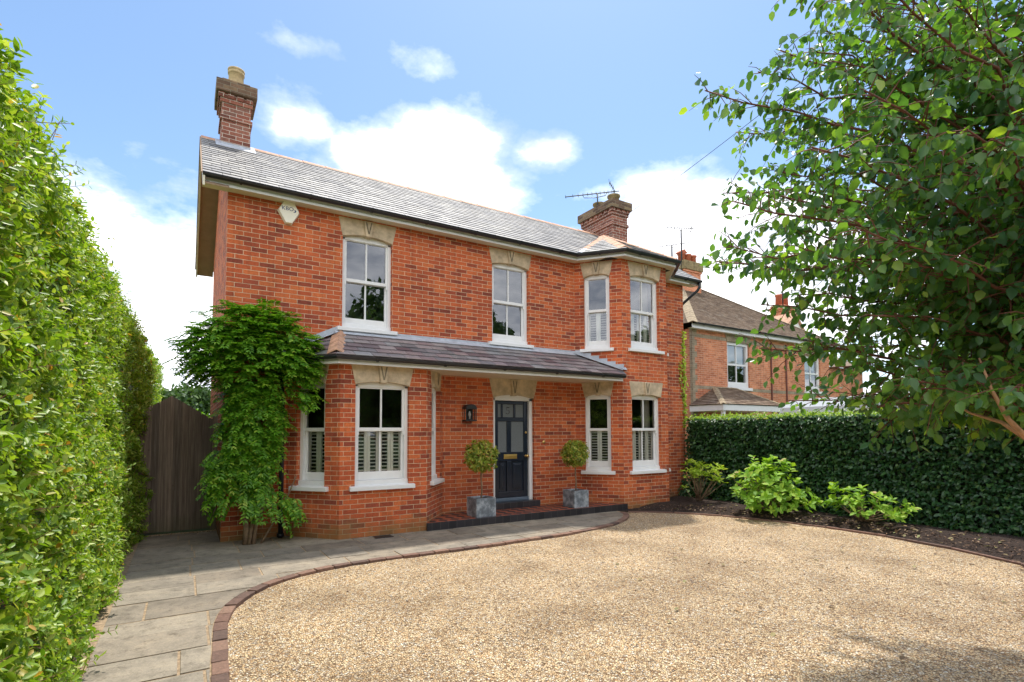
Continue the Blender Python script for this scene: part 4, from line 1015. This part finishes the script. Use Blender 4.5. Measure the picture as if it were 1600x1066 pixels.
def nz(P, s, seed=0): return np.array([noise.noise(Vector((p[0]*s+seed, p[1]*s, p[2]*s))) for p in P])
def shoots(B, D, length, nl, leafL, leafW, droop=0., spread=1.0, size_var=.5):
    """leaves in pairs along shoots: B bases, D unit directions"""
    n = len(B); PP, DD, NN, LL = [], [], [], []
    side = np.cross(D, rdir(n)); side /= np.linalg.norm(side, axis=1, keepdims=True); other = np.cross(D, side)
    ln = length*(RNG.uniform(.5,1.3,size=(n,1)))
    for k in range(nl):
        t = (k//2+1)/(nl/2); a = side if (k//2) % 2 == 0 else other; sg = 1 if k % 2 == 0 else -1
        p = B + D*ln*t; d = D*.55 + a*sg*spread + rdir(n)*.35 + np.array([[0,0,-droop]])
        PP.append(p); DD.append(d); NN.append(D*1.0 + rdir(n)*.5 + np.array([[0,0,.5]])); LL.append(np.full(n, 1.0)*(1-.3*t)*RNG.uniform(1-size_var,1+size_var,n))
    P = np.concatenate(PP); Dd = np.concatenate(DD); Nn = np.concatenate(NN); Ls = np.concatenate(LL)
    return P, Dd, Nn, Ls*leafL, Ls*leafW

pebbles(22000, -.15, 8.8, -8, -1.2)

# left hedge: face x = -1.25 leaning gently, along y
HL = empty('privet_hedge', (-1.9,0,0), 'tall bright green privet hedge along the left of the path', 'hedge')
HX = -1.26; HT = 3.42
def hl_off(P): return .11*nz(P, 1.1, 3) + .10*nz(P, 3.1, 7) - .16*np.clip(nz(P, 4.3, 11)-.18, 0, 1)
Bs, Ds = [], []
for ya, yb, dens in ((-9.3,-2.5,270), (-2.5,1.2,210), (1.2,9.0,100)):
    n = int((yb-ya)*HT*dens); P = np.stack([np.full(n, HX), RNG.uniform(ya,yb,n), RNG.uniform(-.02,HT,n)], 1)
    P[:,0] += hl_off(P) - RNG.exponential(.06,n) + .15*np.clip(1-P[:,2]/3,0,1) + .14*np.clip((P[:,1]+.5)/2,0,1)
    P[:,0] -= .16*np.clip((P[:,2]-HT+.35)/.35,0,1)**2
    d = rdir(n)*.75 + np.array([[.75,0,.42]]); Bs.append(P); Ds.append(d)
n = 3800; P = np.stack([RNG.uniform(-2.7,HX,n), RNG.uniform(-9.3,9,n), np.full(n,HT)], 1); P[:,2] += .08*nz(P,1.3,4); Bs.append(P); Ds.append(rdir(n)*.6+np.array([[0,0,1.]]))
Bs = np.concatenate(Bs); Ds = np.concatenate(Ds); Ds /= np.linalg.norm(Ds,axis=1,keepdims=True)
P, D, N_, L_, W_ = shoots(Bs, Ds, .10, 8, .062, .031)
Q = [P], [D], [N_], [L_], [W_]
# tall sprigs along the top edge and out of the face
n = 620; yv = RNG.uniform(-8.5,8.5,n); B = np.stack([HX-.14+RNG.uniform(-.25,.08,n), yv, np.full(n,HT-.06)],1); d = rdir(n)*.30+np.array([[.12,0,1.]]); d/=np.linalg.norm(d,axis=1,keepdims=True)
tw = MB(); sprL = RNG.uniform(.10,.46,n)**1.1
for k in range(n):
    b = Vector(B[k]); dd = Vector(d[k]); tw.tube([b-dd*.15, b+dd*sprL[k]*1.0], [.0035,.0015], 4)
for j in range(7):
    t = (j+1)/7; Pj = B + d*(sprL*t)[:,None]; s_ = np.cross(d, rdir(n)); s_/=np.linalg.norm(s_,axis=1,keepdims=True)
    for sg in (-1,1):
        Q[0].append(Pj); Q[1].append(d*.6+s_*sg); Q[2].append(d+rdir(n)*.2); Q[3].append(np.full(n,.068*(1-.35*t))); Q[4].append(np.full(n,.030*(1-.35*t)))
n = 700; B = np.stack([np.full(n,HX-.02), RNG.uniform(-8,6,n), RNG.uniform(.1,HT,n)],1); B[:,0]+=hl_off(B)+.15*np.clip(1-B[:,2]/3,0,1); d = rdir(n)*.5+np.array([[.8,0,.55]]); d/=np.linalg.norm(d,axis=1,keepdims=True); sl_=RNG.uniform(.08,.22,n)
for k in range(n): tw.tube([Vector(B[k])-Vector(d[k])*.1, Vector(B[k])+Vector(d[k])*sl_[k]], [.003,.0012], 4)
for j in range(5):
    t = (j+1)/5; Pj = B + d*(sl_*t)[:,None]; s_ = np.cross(d, rdir(n)); s_/=np.linalg.norm(s_,axis=1,keepdims=True)
    for sg in (-1,1):
        Q[0].append(Pj); Q[1].append(d*.6+s_*sg); Q[2].append(d+rdir(n)*.2); Q[3].append(np.full(n,.062*(1-.35*t))); Q[4].append(np.full(n,.028*(1-.35*t)))
leafmesh('foliage', *[np.concatenate(q) for q in Q], M['privet'], HL)
tw.build('twigs', M['twig'], HL)
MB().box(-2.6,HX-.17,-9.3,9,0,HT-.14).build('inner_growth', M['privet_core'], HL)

# right hedge: face x = 9.9
HR = empty('beech_hedge', (10.4,-4,0), 'dark green clipped beech hedge right of the gravel drive', 'hedge')
RX, RT = 9.98, 1.92
n = 30000; P = np.stack([np.full(n,RX), RNG.uniform(-10.5,-.12,n), RNG.uniform(0,RT,n)],1)
lay = .05*np.sin(P[:,2]*42+4*nz(P,1.2,2)+P[:,1]*2)
P[:,0] -= .08*nz(P,1.4,9)+.07*nz(P,4,5)+lay*.5 + .32*np.clip(1-P[:,2]/1.2,0,1)**1.5 - RNG.exponential(.05,n)
D = rdir(n)*.6+np.array([[-.55,0,-.35]]); N_ = rdir(n)*.6+np.array([[-.7,0,.75]]); L_ = RNG.uniform(.055,.10,n)
leafmesh('foliage', P, D, N_, L_, L_*.62, M['beech'], HR)
n = 9000; P = np.stack([RNG.uniform(RX-.02,10.9,n), RNG.uniform(-10.5,-.1,n), np.full(n,RT)],1); P[:,2] += .05*nz(P,2,3)+RNG.normal(0,.025,n)
sp = RNG.random(n) < .18; P[sp,2] += RNG.uniform(0,.11,sp.sum())*(.5+1.2*np.abs(nz(P[sp],2.2,8)))
D = rdir(n)*.8+np.array([[-.1,0,.5]]); N_ = rdir(n)*.5+np.array([[0,0,1.]]); L_ = RNG.uniform(.035,.06,n)
leafmesh('young_growth', P, D, N_, L_, L_*.6, M['beech_top'], HR)
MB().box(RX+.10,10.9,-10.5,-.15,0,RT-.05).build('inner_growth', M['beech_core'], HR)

# wisteria
WS = empty('wisteria', (.45,-.3,0), 'green wisteria climbing the left corner of the house above the gate', 'climbing plant')
st = MB()
st.tube([(.30,-.38,0),(.31,-.36,.25),(.27,-.28,.6),(.30,-.2,1.0),(.2,-.16,1.6),(.25,-.14,2.3),(.1,-.15,3.0)], [.045,.04,.036,.034,.03,.026,.015], 8)
st.tube([(.40,-.40,0),(.44,-.36,.3),(.60,-.25,.65),(.55,-.18,1.1),(.45,-.15,1.8),(.7,-.14,2.6)], [.03,.027,.025,.022,.02,.012], 8)
st.tube([(.50,-.42,0),(.66,-.33,.25),(.86,-.25,.6),(1.0,-.25,.95)], [.016,.014,.012,.008], 6)
st.tube([(.34,-.42,0),(.38,-.38,.3),(.45,-.28,.7),(.35,-.18,1.3)], [.026,.024,.022,.018], 8)
st.build('stem', M['bark'], WS, smooth=True)
def blob(n, c, r):
    v = rdir(n)*RNG.random((n,1))**(1/3.2); return v*np.array(r)+np.array(c)
pts = np.concatenate([blob(560,(.36,-.30,2.80),(.80,.34,.66)), blob(300,(.35,-.26,3.14),(.58,.30,.38)), blob(170,(-.20,-.22,2.78),(.32,.30,.40)), blob(300,(.38,-.24,1.85),(.42,.22,.62)), blob(200,(.34,-.22,1.22),(.36,.20,.42)),
    blob(34,(.36,-.32,.70),(.42,.18,.14)), blob(20,(.84,-.36,.52),(.20,.14,.14)), blob(40,(-.06,-.2,1.0),(.10,.15,.5)), blob(150,(.98,-.48,2.75),(.28,.24,.42)), blob(34,(1.0,-.45,2.2),(.16,.18,.2))])
pts = pts[pts[:,1] < -.02 + .0*pts[:,0]] if False else pts
pts[:,1] = np.where((pts[:,0] > 0) & (pts[:,1] > -.05), -.05-RNG.random(len(pts))*.1, pts[:,1])
n = len(pts); cen = np.array([.4,.15,2.1]); out = pts-cen; out[:,2] *= .35; out[:,1] = -np.abs(out[:,1])-.1; out /= np.linalg.norm(out,axis=1,keepdims=True)
rd = out*.9+rdir(n)*.55+np.array([[0,-.1,-.15]]); rd /= np.linalg.norm(rd,axis=1,keepdims=True)
side = np.cross(rd, np.array([[0,0,1.]])); side /= np.linalg.norm(side,axis=1,keepdims=True)
Q = [],[],[],[]
RL = RNG.uniform(.17,.28,n)
for k in range(7):
    t = (k+.8)/7; p = pts + rd*(RL*t)[:,None] + np.array([[0,0,-1.]])*(RL*t*t*.38)[:,None]
    for sg in (-1,1):
        Q[0].append(p); Q[1].append(side*sg+rd*.55+np.array([[0,0,-.30]])+rdir(n)*.12); Q[2].append(np.cross(side,rd)*.8+np.array([[0,-.5,.55]])+rdir(n)*.2); Q[3].append(RNG.uniform(.070,.102,n)*(1-.25*abs(t-.45)))
p = pts + rd*RL[:,None]+np.array([[0,0,-1.]])*(RL*.38)[:,None]; Q[0].append(p); Q[1].append(rd+np.array([[0,0,-.6]])); Q[2].append(np.cross(side,rd)); Q[3].append(np.full(n,.055))
P, D, N_, L_ = [np.concatenate(q) for q in Q]
leafmesh('foliage', P, D, N_, L_, L_*.44, M['wisteria'], WS)

# thin ivy at the right end
IV = empty('ivy', (10.1,-.03,1.9), 'thin strand of yellow green ivy on the right corner of the brick house', 'climbing plant')
iv = MB(); path = [(10.08,-.015,1.7),(10.06,-.015,2.3),(10.10,-.015,2.9),(10.06,-.015,3.5),(10.08,-.015,4.1)]; iv.tube(path, .006, 5); iv.tube([(10.08,-.015,2.2),(9.96,-.015,2.9),(9.90,-.015,3.3)], .005, 5); iv.build('stem', M['bark'], IV)
P = np.concatenate([np.stack([10.07+RNG.normal(0,.028,230), np.full(230,-.03), RNG.uniform(1.7,4.15,230)],1), np.stack([9.97+RNG.normal(0,.02,50)-np.linspace(-.08,.06,50), np.full(50,-.03), np.linspace(2.3,3.35,50)],1)])
n = len(P); leafmesh('foliage', P, rdir(n)+np.array([[0,0,-.3]]), rdir(n)*.4+np.array([[0,-1.,.3]]), RNG.uniform(.05,.08,n), .05, M['rhodo'], IV)

# topiary
def topiary(x0, x1, y0, y1, cz, r, label, seed):
    cx, cy = (x0+x1)/2, (y0+y1)/2; T = empty('potted_topiary', (cx,cy,.118), label, 'potted plant', 'lollipop trees in zinc pots by the front door')
    p = MB(); z0, z1 = .120, .455; t = .022
    p.box(x0,x1,y0,y0+t,z0,z1).box(x0,x1,y1-t,y1,z0,z1).box(x0,x0+t,y0+t,y1-t,z0,z1).box(x1-t,x1,y0+t,y1-t,z0,z1).box(x0+t,x1-t,y0+t,y1-t,z0,z0+.03)
    p.build('pot', M['zinc'], T, bevel=.005)
    MB().box(x0+t,x1-t,y0+t,y1-t,z0+.03,z1-.03).build('soil', M['potsoil'], T)
    MB().tube([(cx,cy,.42),(cx+.012,cy,.6),(cx-.006,cy,.8),(cx+.01,cy,cz)], [.017,.015,.014,.012], 8).build('stem', M['bark'], T, smooth=True)
    n = 420; v = rdir(n); B = np.array([[cx,cy,cz]]) + v*r*RNG.uniform(.45,.86,(n,1)); B[:,2] = np.maximum(B[:,2], cz-r*.75)
    d = v*.8+rdir(n)*.45+np.array([[0,0,.25]]); d /= np.linalg.norm(d,axis=1,keepdims=True)
    P, D, N_, L_, W_ = shoots(B, d, .06, 6, .072, .030)
    leafmesh('foliage', P, D, N_, L_, W_, M['topiary'], T)
    br = MB()
    for k in range(0,n,6): br.tube([(cx,cy,cz-.12), tuple(B[k])], [.006,.003], 4)
    br.build('branches', M['bark'], T)
topiary(3.85,4.24,-.775,-.40, 1.17, .30, 'yellow green lollipop tree in zinc cube pot left of the navy door', 1)
topiary(6.02,6.38,-.745,-.37, 1.17, .27, 'greener lollipop tree in zinc cube pot right of the navy door', 2)

# border shrubs
def shrub(name, label, base, blobs, mat, leafL, leafW, nst, hstem, group=None, shoot=.06, cat='shrub', pale=False, nl=8):
    T = empty(name, base, label, cat, group); b = Vector(base); sm = MB()
    Bs = np.concatenate([blob(n, c, r) for n, c, r in blobs]); cz = np.mean(Bs,0)
    for k in RNG.choice(len(Bs), min(nst,len(Bs)), replace=False):
        e = Vector(Bs[k]); m = b.lerp(e,.5)+Vector((RNG.normal(0,.03),RNG.normal(0,.03),.0)); sm.tube([b+Vector((RNG.normal(0,.03),RNG.normal(0,.03),0)), m, e], [.009,.007,.004], 5)
    sm.build('stems', M['bark'], T, smooth=True)
    d = (Bs-np.array([[b.x,b.y,b.z]])); d /= np.linalg.norm(d,axis=1,keepdims=True); d = d+rdir(len(Bs))*.4+np.array([[0,0,.35]]); d /= np.linalg.norm(d,axis=1,keepdims=True)
    P, D, N_, L_, W_ = shoots(Bs, d, shoot, nl, leafL, leafW, spread=1.2)
    leafmesh('foliage', P, D, N_, L_, W_, mat, T); return T
shrub('rhododendron', 'leggy yellow green shrub with bare lower stems beside the right bay window', (9.15,-1.15,.06), [(26,(8.95,-1.2,.68),(.30,.28,.12)),(22,(9.30,-1.35,.74),(.28,.26,.14)),(14,(9.1,-1.05,.86),(.2,.2,.10)),(2,(8.72,-1.15,.40),(.05,.05,.05)),(12,(9.35,-1.5,.52),(.2,.15,.08))], M['rhodo'], .115, .034, 26, .5, shoot=.02)
shrub('hydrangea', 'large bright green hydrangea in the middle of the border', (9.12,-2.9,.06), [(105,(9.0,-2.85,.55),(.74,.62,.34)),(45,(9.0,-2.9,.86),(.44,.38,.24)),(75,(8.95,-3.1,.32),(.78,.6,.2))], M['hydrangea'], .125, .078, 30, .5, shoot=.07, nl=6)
shrub('hydrangea', 'smaller low hydrangea at the right end of the border', (9.35,-4.35,.06), [(36,(9.25,-4.15,.45),(.32,.32,.22)),(30,(9.25,-4.55,.34),(.38,.38,.18)),(14,(9.2,-4.95,.30),(.28,.2,.12))], M['hydrangea'], .115, .07, 18, .4, shoot=.06, nl=6)

# fallen leaves
def scatter(n, fx): 
    P = np.array([fx() for _ in range(n)]); return P
def fx1():
    k = random.randrange(3, len(RKs)-4); p = RKs[k]; t = random.random()**1.5; q = p.lerp(Vector((9.9,p.y,0)), t); return (q.x+random.uniform(-.1,.1), q.y+random.uniform(-.2,.2), .055+.03*min(1,t*3))
def fx2(): return (random.uniform(3,8.4), random.uniform(-7.5,-2.6), -.012)
P = np.concatenate([scatter(330, fx1), scatter(45, fx2)]); P[330:,0] = np.clip(P[330:,0], 0, 8.2); n = len(P)
lo = leafmesh('fallen_leaves', P, rdir(n)*np.array([[1,1,.15]]), rdir(n)*.3+np.array([[0,0,1.]]), RNG.uniform(.04,.085,n), .04, M['litter']); tag(lo, kind='stuff')

def fx3():
    k = random.randrange(0, len(RKs)-4); p = RKs[k]; q = p.lerp(Vector((10.0,p.y,0)), random.random()); return (q.x+.08, q.y+random.uniform(-.2,.2), .02+.05*min(1,(q.x-p.x)*3))
M['chips'] = leaf_mat('bark_chip', [(0, (.03,.016,.01)), (.5, (.09,.05,.03)), (.85, (.19,.11,.06)), (1, (.32,.22,.14))], .0, .9)
P = scatter(5200, fx3); n = len(P); co = leafmesh('bark_chips', P, rdir(n)*np.array([[1,1,.25]]), rdir(n)*.5+np.array([[0,0,1.]]), RNG.uniform(.02,.06,n), .018, M['chips']); tag(co, kind='stuff')
# ------------------------------------------------------------------ the tree on the right
TR = empty('birch_tree', (5.35,-8.18,0), 'leafy tree with reddish twigs overhanging the drive on the right', 'tree')
tk = MB(); TB = Vector((5.35,-8.18,0))
fork = Vector((5.28,-8.1,1.35))
tk.tube([TB, TB.lerp(fork,.5)+Vector((.04,0,0)), fork, (5.24,-8.06,2.35), (5.2,-8.03,3.55), (5.13,-7.88,4.9)], [.09,.08,.07,.055,.04,.015], 12)
tk.build('trunk', M['birch'], TR, smooth=True)
C0 = Vector((4.19,-7.24,3.475)); RD = Vector((1.84,1.84,2.1))
hR = Vector((R0.x,R0.y,0))
def inside(p):
    q = p-C0; v = (q.x/RD.x)**2+(q.y/RD.y)**2+(q.z/RD.z)**2
    if v > 1: return False
    u = q.dot(hR)          # sideways: skirt rises away from the trunk
    zmin = 1.48 + max(0, -u-.35)*1.05
    return p.z > zmin
rt = random.Random(21); limbs = []; br = MB(); twg = MB(); LP, LD, LN = [], [], []
def curve(a, b, sag, n=7):
    out = []
    for k in range(n+1):
        t = k/n; p = a.lerp(b,t); p.z += sag*math.sin(math.pi*t) ; out.append(p)
    return out
axis = [Vector((5.28,-8.1,1.41)), Vector((5.24,-8.06,2.35)), Vector((5.2,-8.03,3.55)), Vector((5.13,-7.88,4.9))]
def ax(t):
    t *= 3; k = min(2,int(t)); return axis[k].lerp(axis[k+1], t-k)
ends = []
while len(ends) < 108:
    d = Vector((rt.gauss(0,1),rt.gauss(0,1),rt.gauss(0,1))).normalized(); p = C0 + Vector((d.x*RD.x,d.y*RD.y,d.z*RD.z))*rt.uniform(.55,.97)
    if inside(p) and (p-CAM).length > 1.7: ends.append(p)
for e in ends:
    t = max(0, min(.9, (e.z-1.9)/3.9)); a = ax(t*.8); c = curve(a, e, .18, 9); L = (e-a).length
    c = [p + Vector((rt.gauss(0,.03),rt.gauss(0,.03),rt.gauss(0,.03)))*(0 < k < 9) for k, p in enumerate(c)]
    br.tube(c, [.0115*(1-k/11)*min(1.2,L/1.6)+.0022 for k in range(10)], 6)
    ns = int(L*20)
    for s in range(ns):
        f = .18+.82*(s+rt.random())/ns; k = min(8,int(f*9)); p = c[k].lerp(c[k+1], f*9-k); dm = (c[k+1]-c[k]).normalized()
        d = (dm*.7 + Vector((rt.gauss(0,1),rt.gauss(0,1),rt.gauss(0,.7))).normalized()*.9).normalized(); ll = rt.uniform(.18,.46)*(1.15-.5*f)
        q = p + d*ll + Vector((0,0,-.10*ll))
        if not inside(q) and rt.random() < .75: continue
        twg.tube([p, p.lerp(q,.5)+Vector((0,0,.02)), q], [.0045,.003,.0016], 4)
        nl = max(3,int(ll/.042))
        for j in range(nl):
            fj = (j+1)/nl; w = p.lerp(q, fj); sd = d.cross(Vector((rt.gauss(0,1),rt.gauss(0,1),rt.gauss(0,1)))).normalized()
            LP.append(w+sd*.012); LD.append(sd*.8+d*.35+Vector((0,0,-.95))*rt.uniform(.2,1.2)); LN.append(Vector((rt.gauss(0,.75),rt.gauss(0,.75),.75)))
br.build('branches', M['twig'], TR, smooth=True); twg.build('twigs', M['twig'], TR)
n = len(LP); Ls = RNG.uniform(.042,.098,n)
print('TREE LEAVES', n)
leafmesh('crown', np.array([tuple(p) for p in LP]), np.array([tuple(p) for p in LD]), np.array([tuple(p) for p in LN]), Ls, Ls*.70, M['treeleaf'], TR, fold=.18, curl=.15)
lb_ = MB()
lb_.tube([fork, on_d(1680,720,3.5), on_d(1610,690,3.3), on_d(1575,655,3.2), on_d(1550,610,3.3), on_d(1530,560,3.4)], [.04,.026,.019,.014,.010,.005], 8)
lb_.tube([on_d(1610,690,3.3), on_d(1565,660,3.4), on_d(1515,645,3.6), on_d(1440,600,3.8)], [.015,.012,.008,.004], 8)
lb_.build('lower_limbs', M['birch'], TR, smooth=True)

# ------------------------------------------------------------------ beyond
def tree(name, label, base, h, r, mat, nleaf, L, trunk_h=.35, cat='tree', group=None, sq=1.0):
    T = empty(name, base, label, cat, group); b = Vector(base)
    MB().tube([b, b+Vector((.05,0,h*.4)), b+Vector((0,.05,h*.8))], [r*.07+.03,r*.05+.02,.02], 8).build('trunk', M['bark'], T, smooth=True)
    cl = rdir(26)*RNG.uniform(.35,.8,(26,1))*np.array([[r,r,h*(1-trunk_h)/2]]) + np.array([[b.x,b.y,b.z+h*(1+trunk_h)/2]])
    k = RNG.integers(0,26,nleaf); rr = RNG.uniform(.25,.45,26)*r
    P = cl[k] + rdir(nleaf)*(rr[k]*RNG.uniform(.6,1.05,nleaf))[:,None]*np.array([[1,1,sq]])
    Ls = RNG.uniform(.7,1.3,nleaf)*L
    leafmesh('crown', P, rdir(nleaf), rdir(nleaf)+np.array([[0,0,.6]]), Ls, Ls*.7, mat, T); return T
gr = 'trees beyond the gate'
tree('tree', 'dark rounded tree far beyond the gate, nearest the climbing plant', (-.8,34,0), 5.2, 2.6, M['farleaf'], 5000, .30, group=gr)
tree('tree', 'dark distant tree just right of the tall hedge', (-4.6,33,0), 5.0, 2.8, M['farleaf'], 5000, .30, group=gr)
tree('tree', 'distant tree hidden lowest behind the gate point', (-2.8,40,0), 4.6, 3.2, M['farleaf'], 5000, .32, group=gr)
shp = empty('clipped_shrub', (-.5,7,0), 'pale variegated rounded shrub seen over the garden gate', 'shrub')
n = 9000; v = rdir(n); v[:,2] = np.abs(v[:,2]); P = np.array([[-.9,9.0,1.0]]) + v*np.array([[1.3,1.2,1.35]])*RNG.uniform(.85,1.02,(n,1)); leafmesh('foliage', P, rdir(n)+v*.4, v+rdir(n)*.5, .07, .045, M['paleleaf'], shp)
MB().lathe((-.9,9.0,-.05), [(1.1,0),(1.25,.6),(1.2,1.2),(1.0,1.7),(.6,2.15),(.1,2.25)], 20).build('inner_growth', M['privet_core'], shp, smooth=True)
bsh = empty('laurel_shrub', (-.45,5.2,0), 'glossy green shrub just behind the gate top', 'shrub')
n = 2500; v = rdir(n); P = np.array([[-.35,5.4,1.5]]) + v*np.array([[.55,.5,.62]])*RNG.uniform(.6,1.05,(n,1)); leafmesh('foliage', P, rdir(n)+v*.4, v+rdir(n)*.5, .09, .05, M['wisteria'], bsh)
MB().tube([(-.35,5.4,0),(-.35,5.4,1.6)], [.05,.02], 8).build('stem', M['bark'], bsh)
# trees across the road behind the camera (seen mirrored in the windows)
for k, (x, y, h, r) in enumerate(((2.5,-21,9,3.8),(9,-22,10.5,4.2),(15.5,-21,9.5,4),(22,-20,10.5,4.2),(29,-19,9,4),(-8,-21,9,4))):
    tree('roadside_tree', 'leafy tree across the lane, seen only mirrored in the windows', (x,y,0), h, r, M['farleaf'], 7000, .5, group='roadside trees across the lane', trunk_h=.2)
# trees behind the houses on the right
for k, (x, y, h, r, lab) in enumerate(((36,2,7.0,3.5,'green tree standing beyond the distant gabled house'), (27,-4,5.0,2.6,'rounded green tree glimpsed through the leafy tree on the right'))):
    tree('tree', lab, (x,y,0), h, r, M['farleaf'], 5000, .26, group='trees behind the leafy tree')

# ------------------------------------------------------------------ light and sky
SD = Vector((.25,.27,1.0)).normalized()
el = math.asin(SD.z); az = math.atan2(SD.x, SD.y)     # clockwise from +y
sun = bpy.data.lights.new('sun','SUN'); sun.energy = 2.7; sun.angle = R(2.5); sun.color = (1,.95,.87)
so_ = bpy.data.objects.new('sun', sun); COL.objects.link(so_); so_.rotation_euler = (-SD).to_track_quat('-Z','Y').to_euler()
W = bpy.data.worlds.new('World'); S.world = W; W.use_nodes = True; nt = W.node_tree; nt.nodes.clear()
out = nt.nodes.new('ShaderNodeOutputWorld'); bg = nt.nodes.new('ShaderNodeBackground'); nt.links.new(bg.outputs[0], out.inputs[0])
sky = nt.nodes.new('ShaderNodeTexSky'); sky.sky_type = 'NISHITA'; sky.sun_disc = False; sky.sun_elevation = el; sky.sun_rotation = az; sky.air_density = 1.0; sky.dust_density = .6; sky.ozone_density = 1.5
bg.inputs['Strength'].default_value = .11
tc = nt.nodes.new('ShaderNodeTexCoord').outputs['Generated']
sep = nt.nodes.new('ShaderNodeSeparateXYZ'); nt.links.new(tc, sep.inputs[0])
zc = math_n(nt, 'MAXIMUM', sep.outputs[2], .0); den = math_n(nt, 'ADD', zc, .22)
cx_ = math_n(nt, 'DIVIDE', sep.outputs[0], den); cy_ = math_n(nt, 'DIVIDE', sep.outputs[1], den)
cmb = nt.nodes.new('ShaderNodeCombineXYZ'); nt.links.new(cx_, cmb.inputs[0]); nt.links.new(cy_, cmb.inputs[1])
n1 = noise_n(nt, 1.6, 9, .56, cmb.outputs[0]); n2 = noise_n(nt, 5.0, 8, .62, cmb.outputs[0])
def dirpx(px, py): return (Fw + R2*((px-800)/f_px) - U2*((py-y0p)/f_px)).normalized()
acc = None
# (centre direction given by a point of the view, angular radius, weight)
for px, py, rad, wt, asp in ((480,200,.08,.46,.5),(590,240,.12,.56,.45),(710,225,.14,.62,.38),(845,235,.09,.52,.40),(715,290,.13,.60,.6),(200,440,.17,.62,.8),(260,540,.22,.6,.7),(1120,420,.22,.60,.6),(1240,440,.24,.6,.6),(1010,285,.10,.30,.5),(1100,310,.10,.30,.5),(640,95,.10,.22,.35),(490,70,.06,.22,.4),(200,330,.08,.30,.6)):
    dv = dirpx(px,py); 
    # elongated lobe: horizontal distance scaled by asp
    h = Vector((dv.y,-dv.x,0)).normalized(); vv = h.cross(dv).normalized()
    def dot(vec):
        n = nt.nodes.new('ShaderNodeVectorMath'); n.operation = 'DOT_PRODUCT'; nt.links.new(tc, n.inputs[0]); n.inputs[1].default_value = tuple(vec); return n.outputs['Value']
    a = math_n(nt, 'MULTIPLY', dot(h), 1/rad); b = math_n(nt, 'MULTIPLY', dot(vv), 1/(rad*asp))
    r2 = math_n(nt, 'ADD', math_n(nt, 'MULTIPLY', a, a), math_n(nt, 'MULTIPLY', b, b))
    g = math_n(nt, 'MULTIPLY', math_n(nt, 'EXPONENT', math_n(nt, 'MULTIPLY', r2, -1)), wt)
    g = math_n(nt, 'MULTIPLY', g, math_n(nt, 'GREATER_THAN', dot(dv), 0))
    acc = g if acc is None else math_n(nt, 'MAXIMUM', acc, g)
# more cloud near the horizon; unseen bank behind camera added to brighten the facade
sdn = nt.nodes.new('ShaderNodeVectorMath'); sdn.operation = 'DOT_PRODUCT'; nt.links.new(tc, sdn.inputs[0]); sdn.inputs[1].default_value = tuple(-F0)
back = math_n(nt, 'MULTIPLY', math_n(nt, 'ADD', sdn.outputs['Value'], .25, clamp=True), .62)
hor = math_n(nt, 'MULTIPLY', math_n(nt, 'SUBTRACT', 1, math_n(nt, 'MULTIPLY', zc, 4.2), clamp=True), .50)
acc = math_n(nt, 'MAXIMUM', acc, math_n(nt, 'MAXIMUM', back, hor))
dens = math_n(nt, 'ADD', math_n(nt, 'ADD', acc, math_n(nt, 'MULTIPLY', n1, .90)), math_n(nt, 'MULTIPLY', n2, .62))
mask = ramp(nt, [(.76, (0,0,0)), (.87, (.32,.32,.32)), (.95, (1,1,1))], math_n(nt, 'MULTIPLY', dens, .86))
shade = ramp(nt, [(.36, (.46,.50,.57)), (.60, (1,1,1))], noise_n(nt, 3.6, 7, .62, cmb.outputs[0]))
CL = 11.0
cl = mixc(nt, 1, (CL,CL,CL*1.02), shade.outputs[0], 'MULTIPLY')
skc = mixc(nt, 1, sky.outputs[0], (.95,1.03,1.04), 'MULTIPLY')
nt.links.new(mixc(nt, mask.outputs[0], skc, cl), bg.inputs['Color'])

S.view_settings.view_transform = 'Standard'; S.view_settings.look = 'None'; S.view_settings.exposure = .92; S.view_settings.gamma = 1; S.view_settings.use_curve_mapping = False
S.render.engine = 'CYCLES'; S.cycles.max_bounces = 8; S.cycles.transparent_max_bounces = 12; S.cycles.use_denoising = True
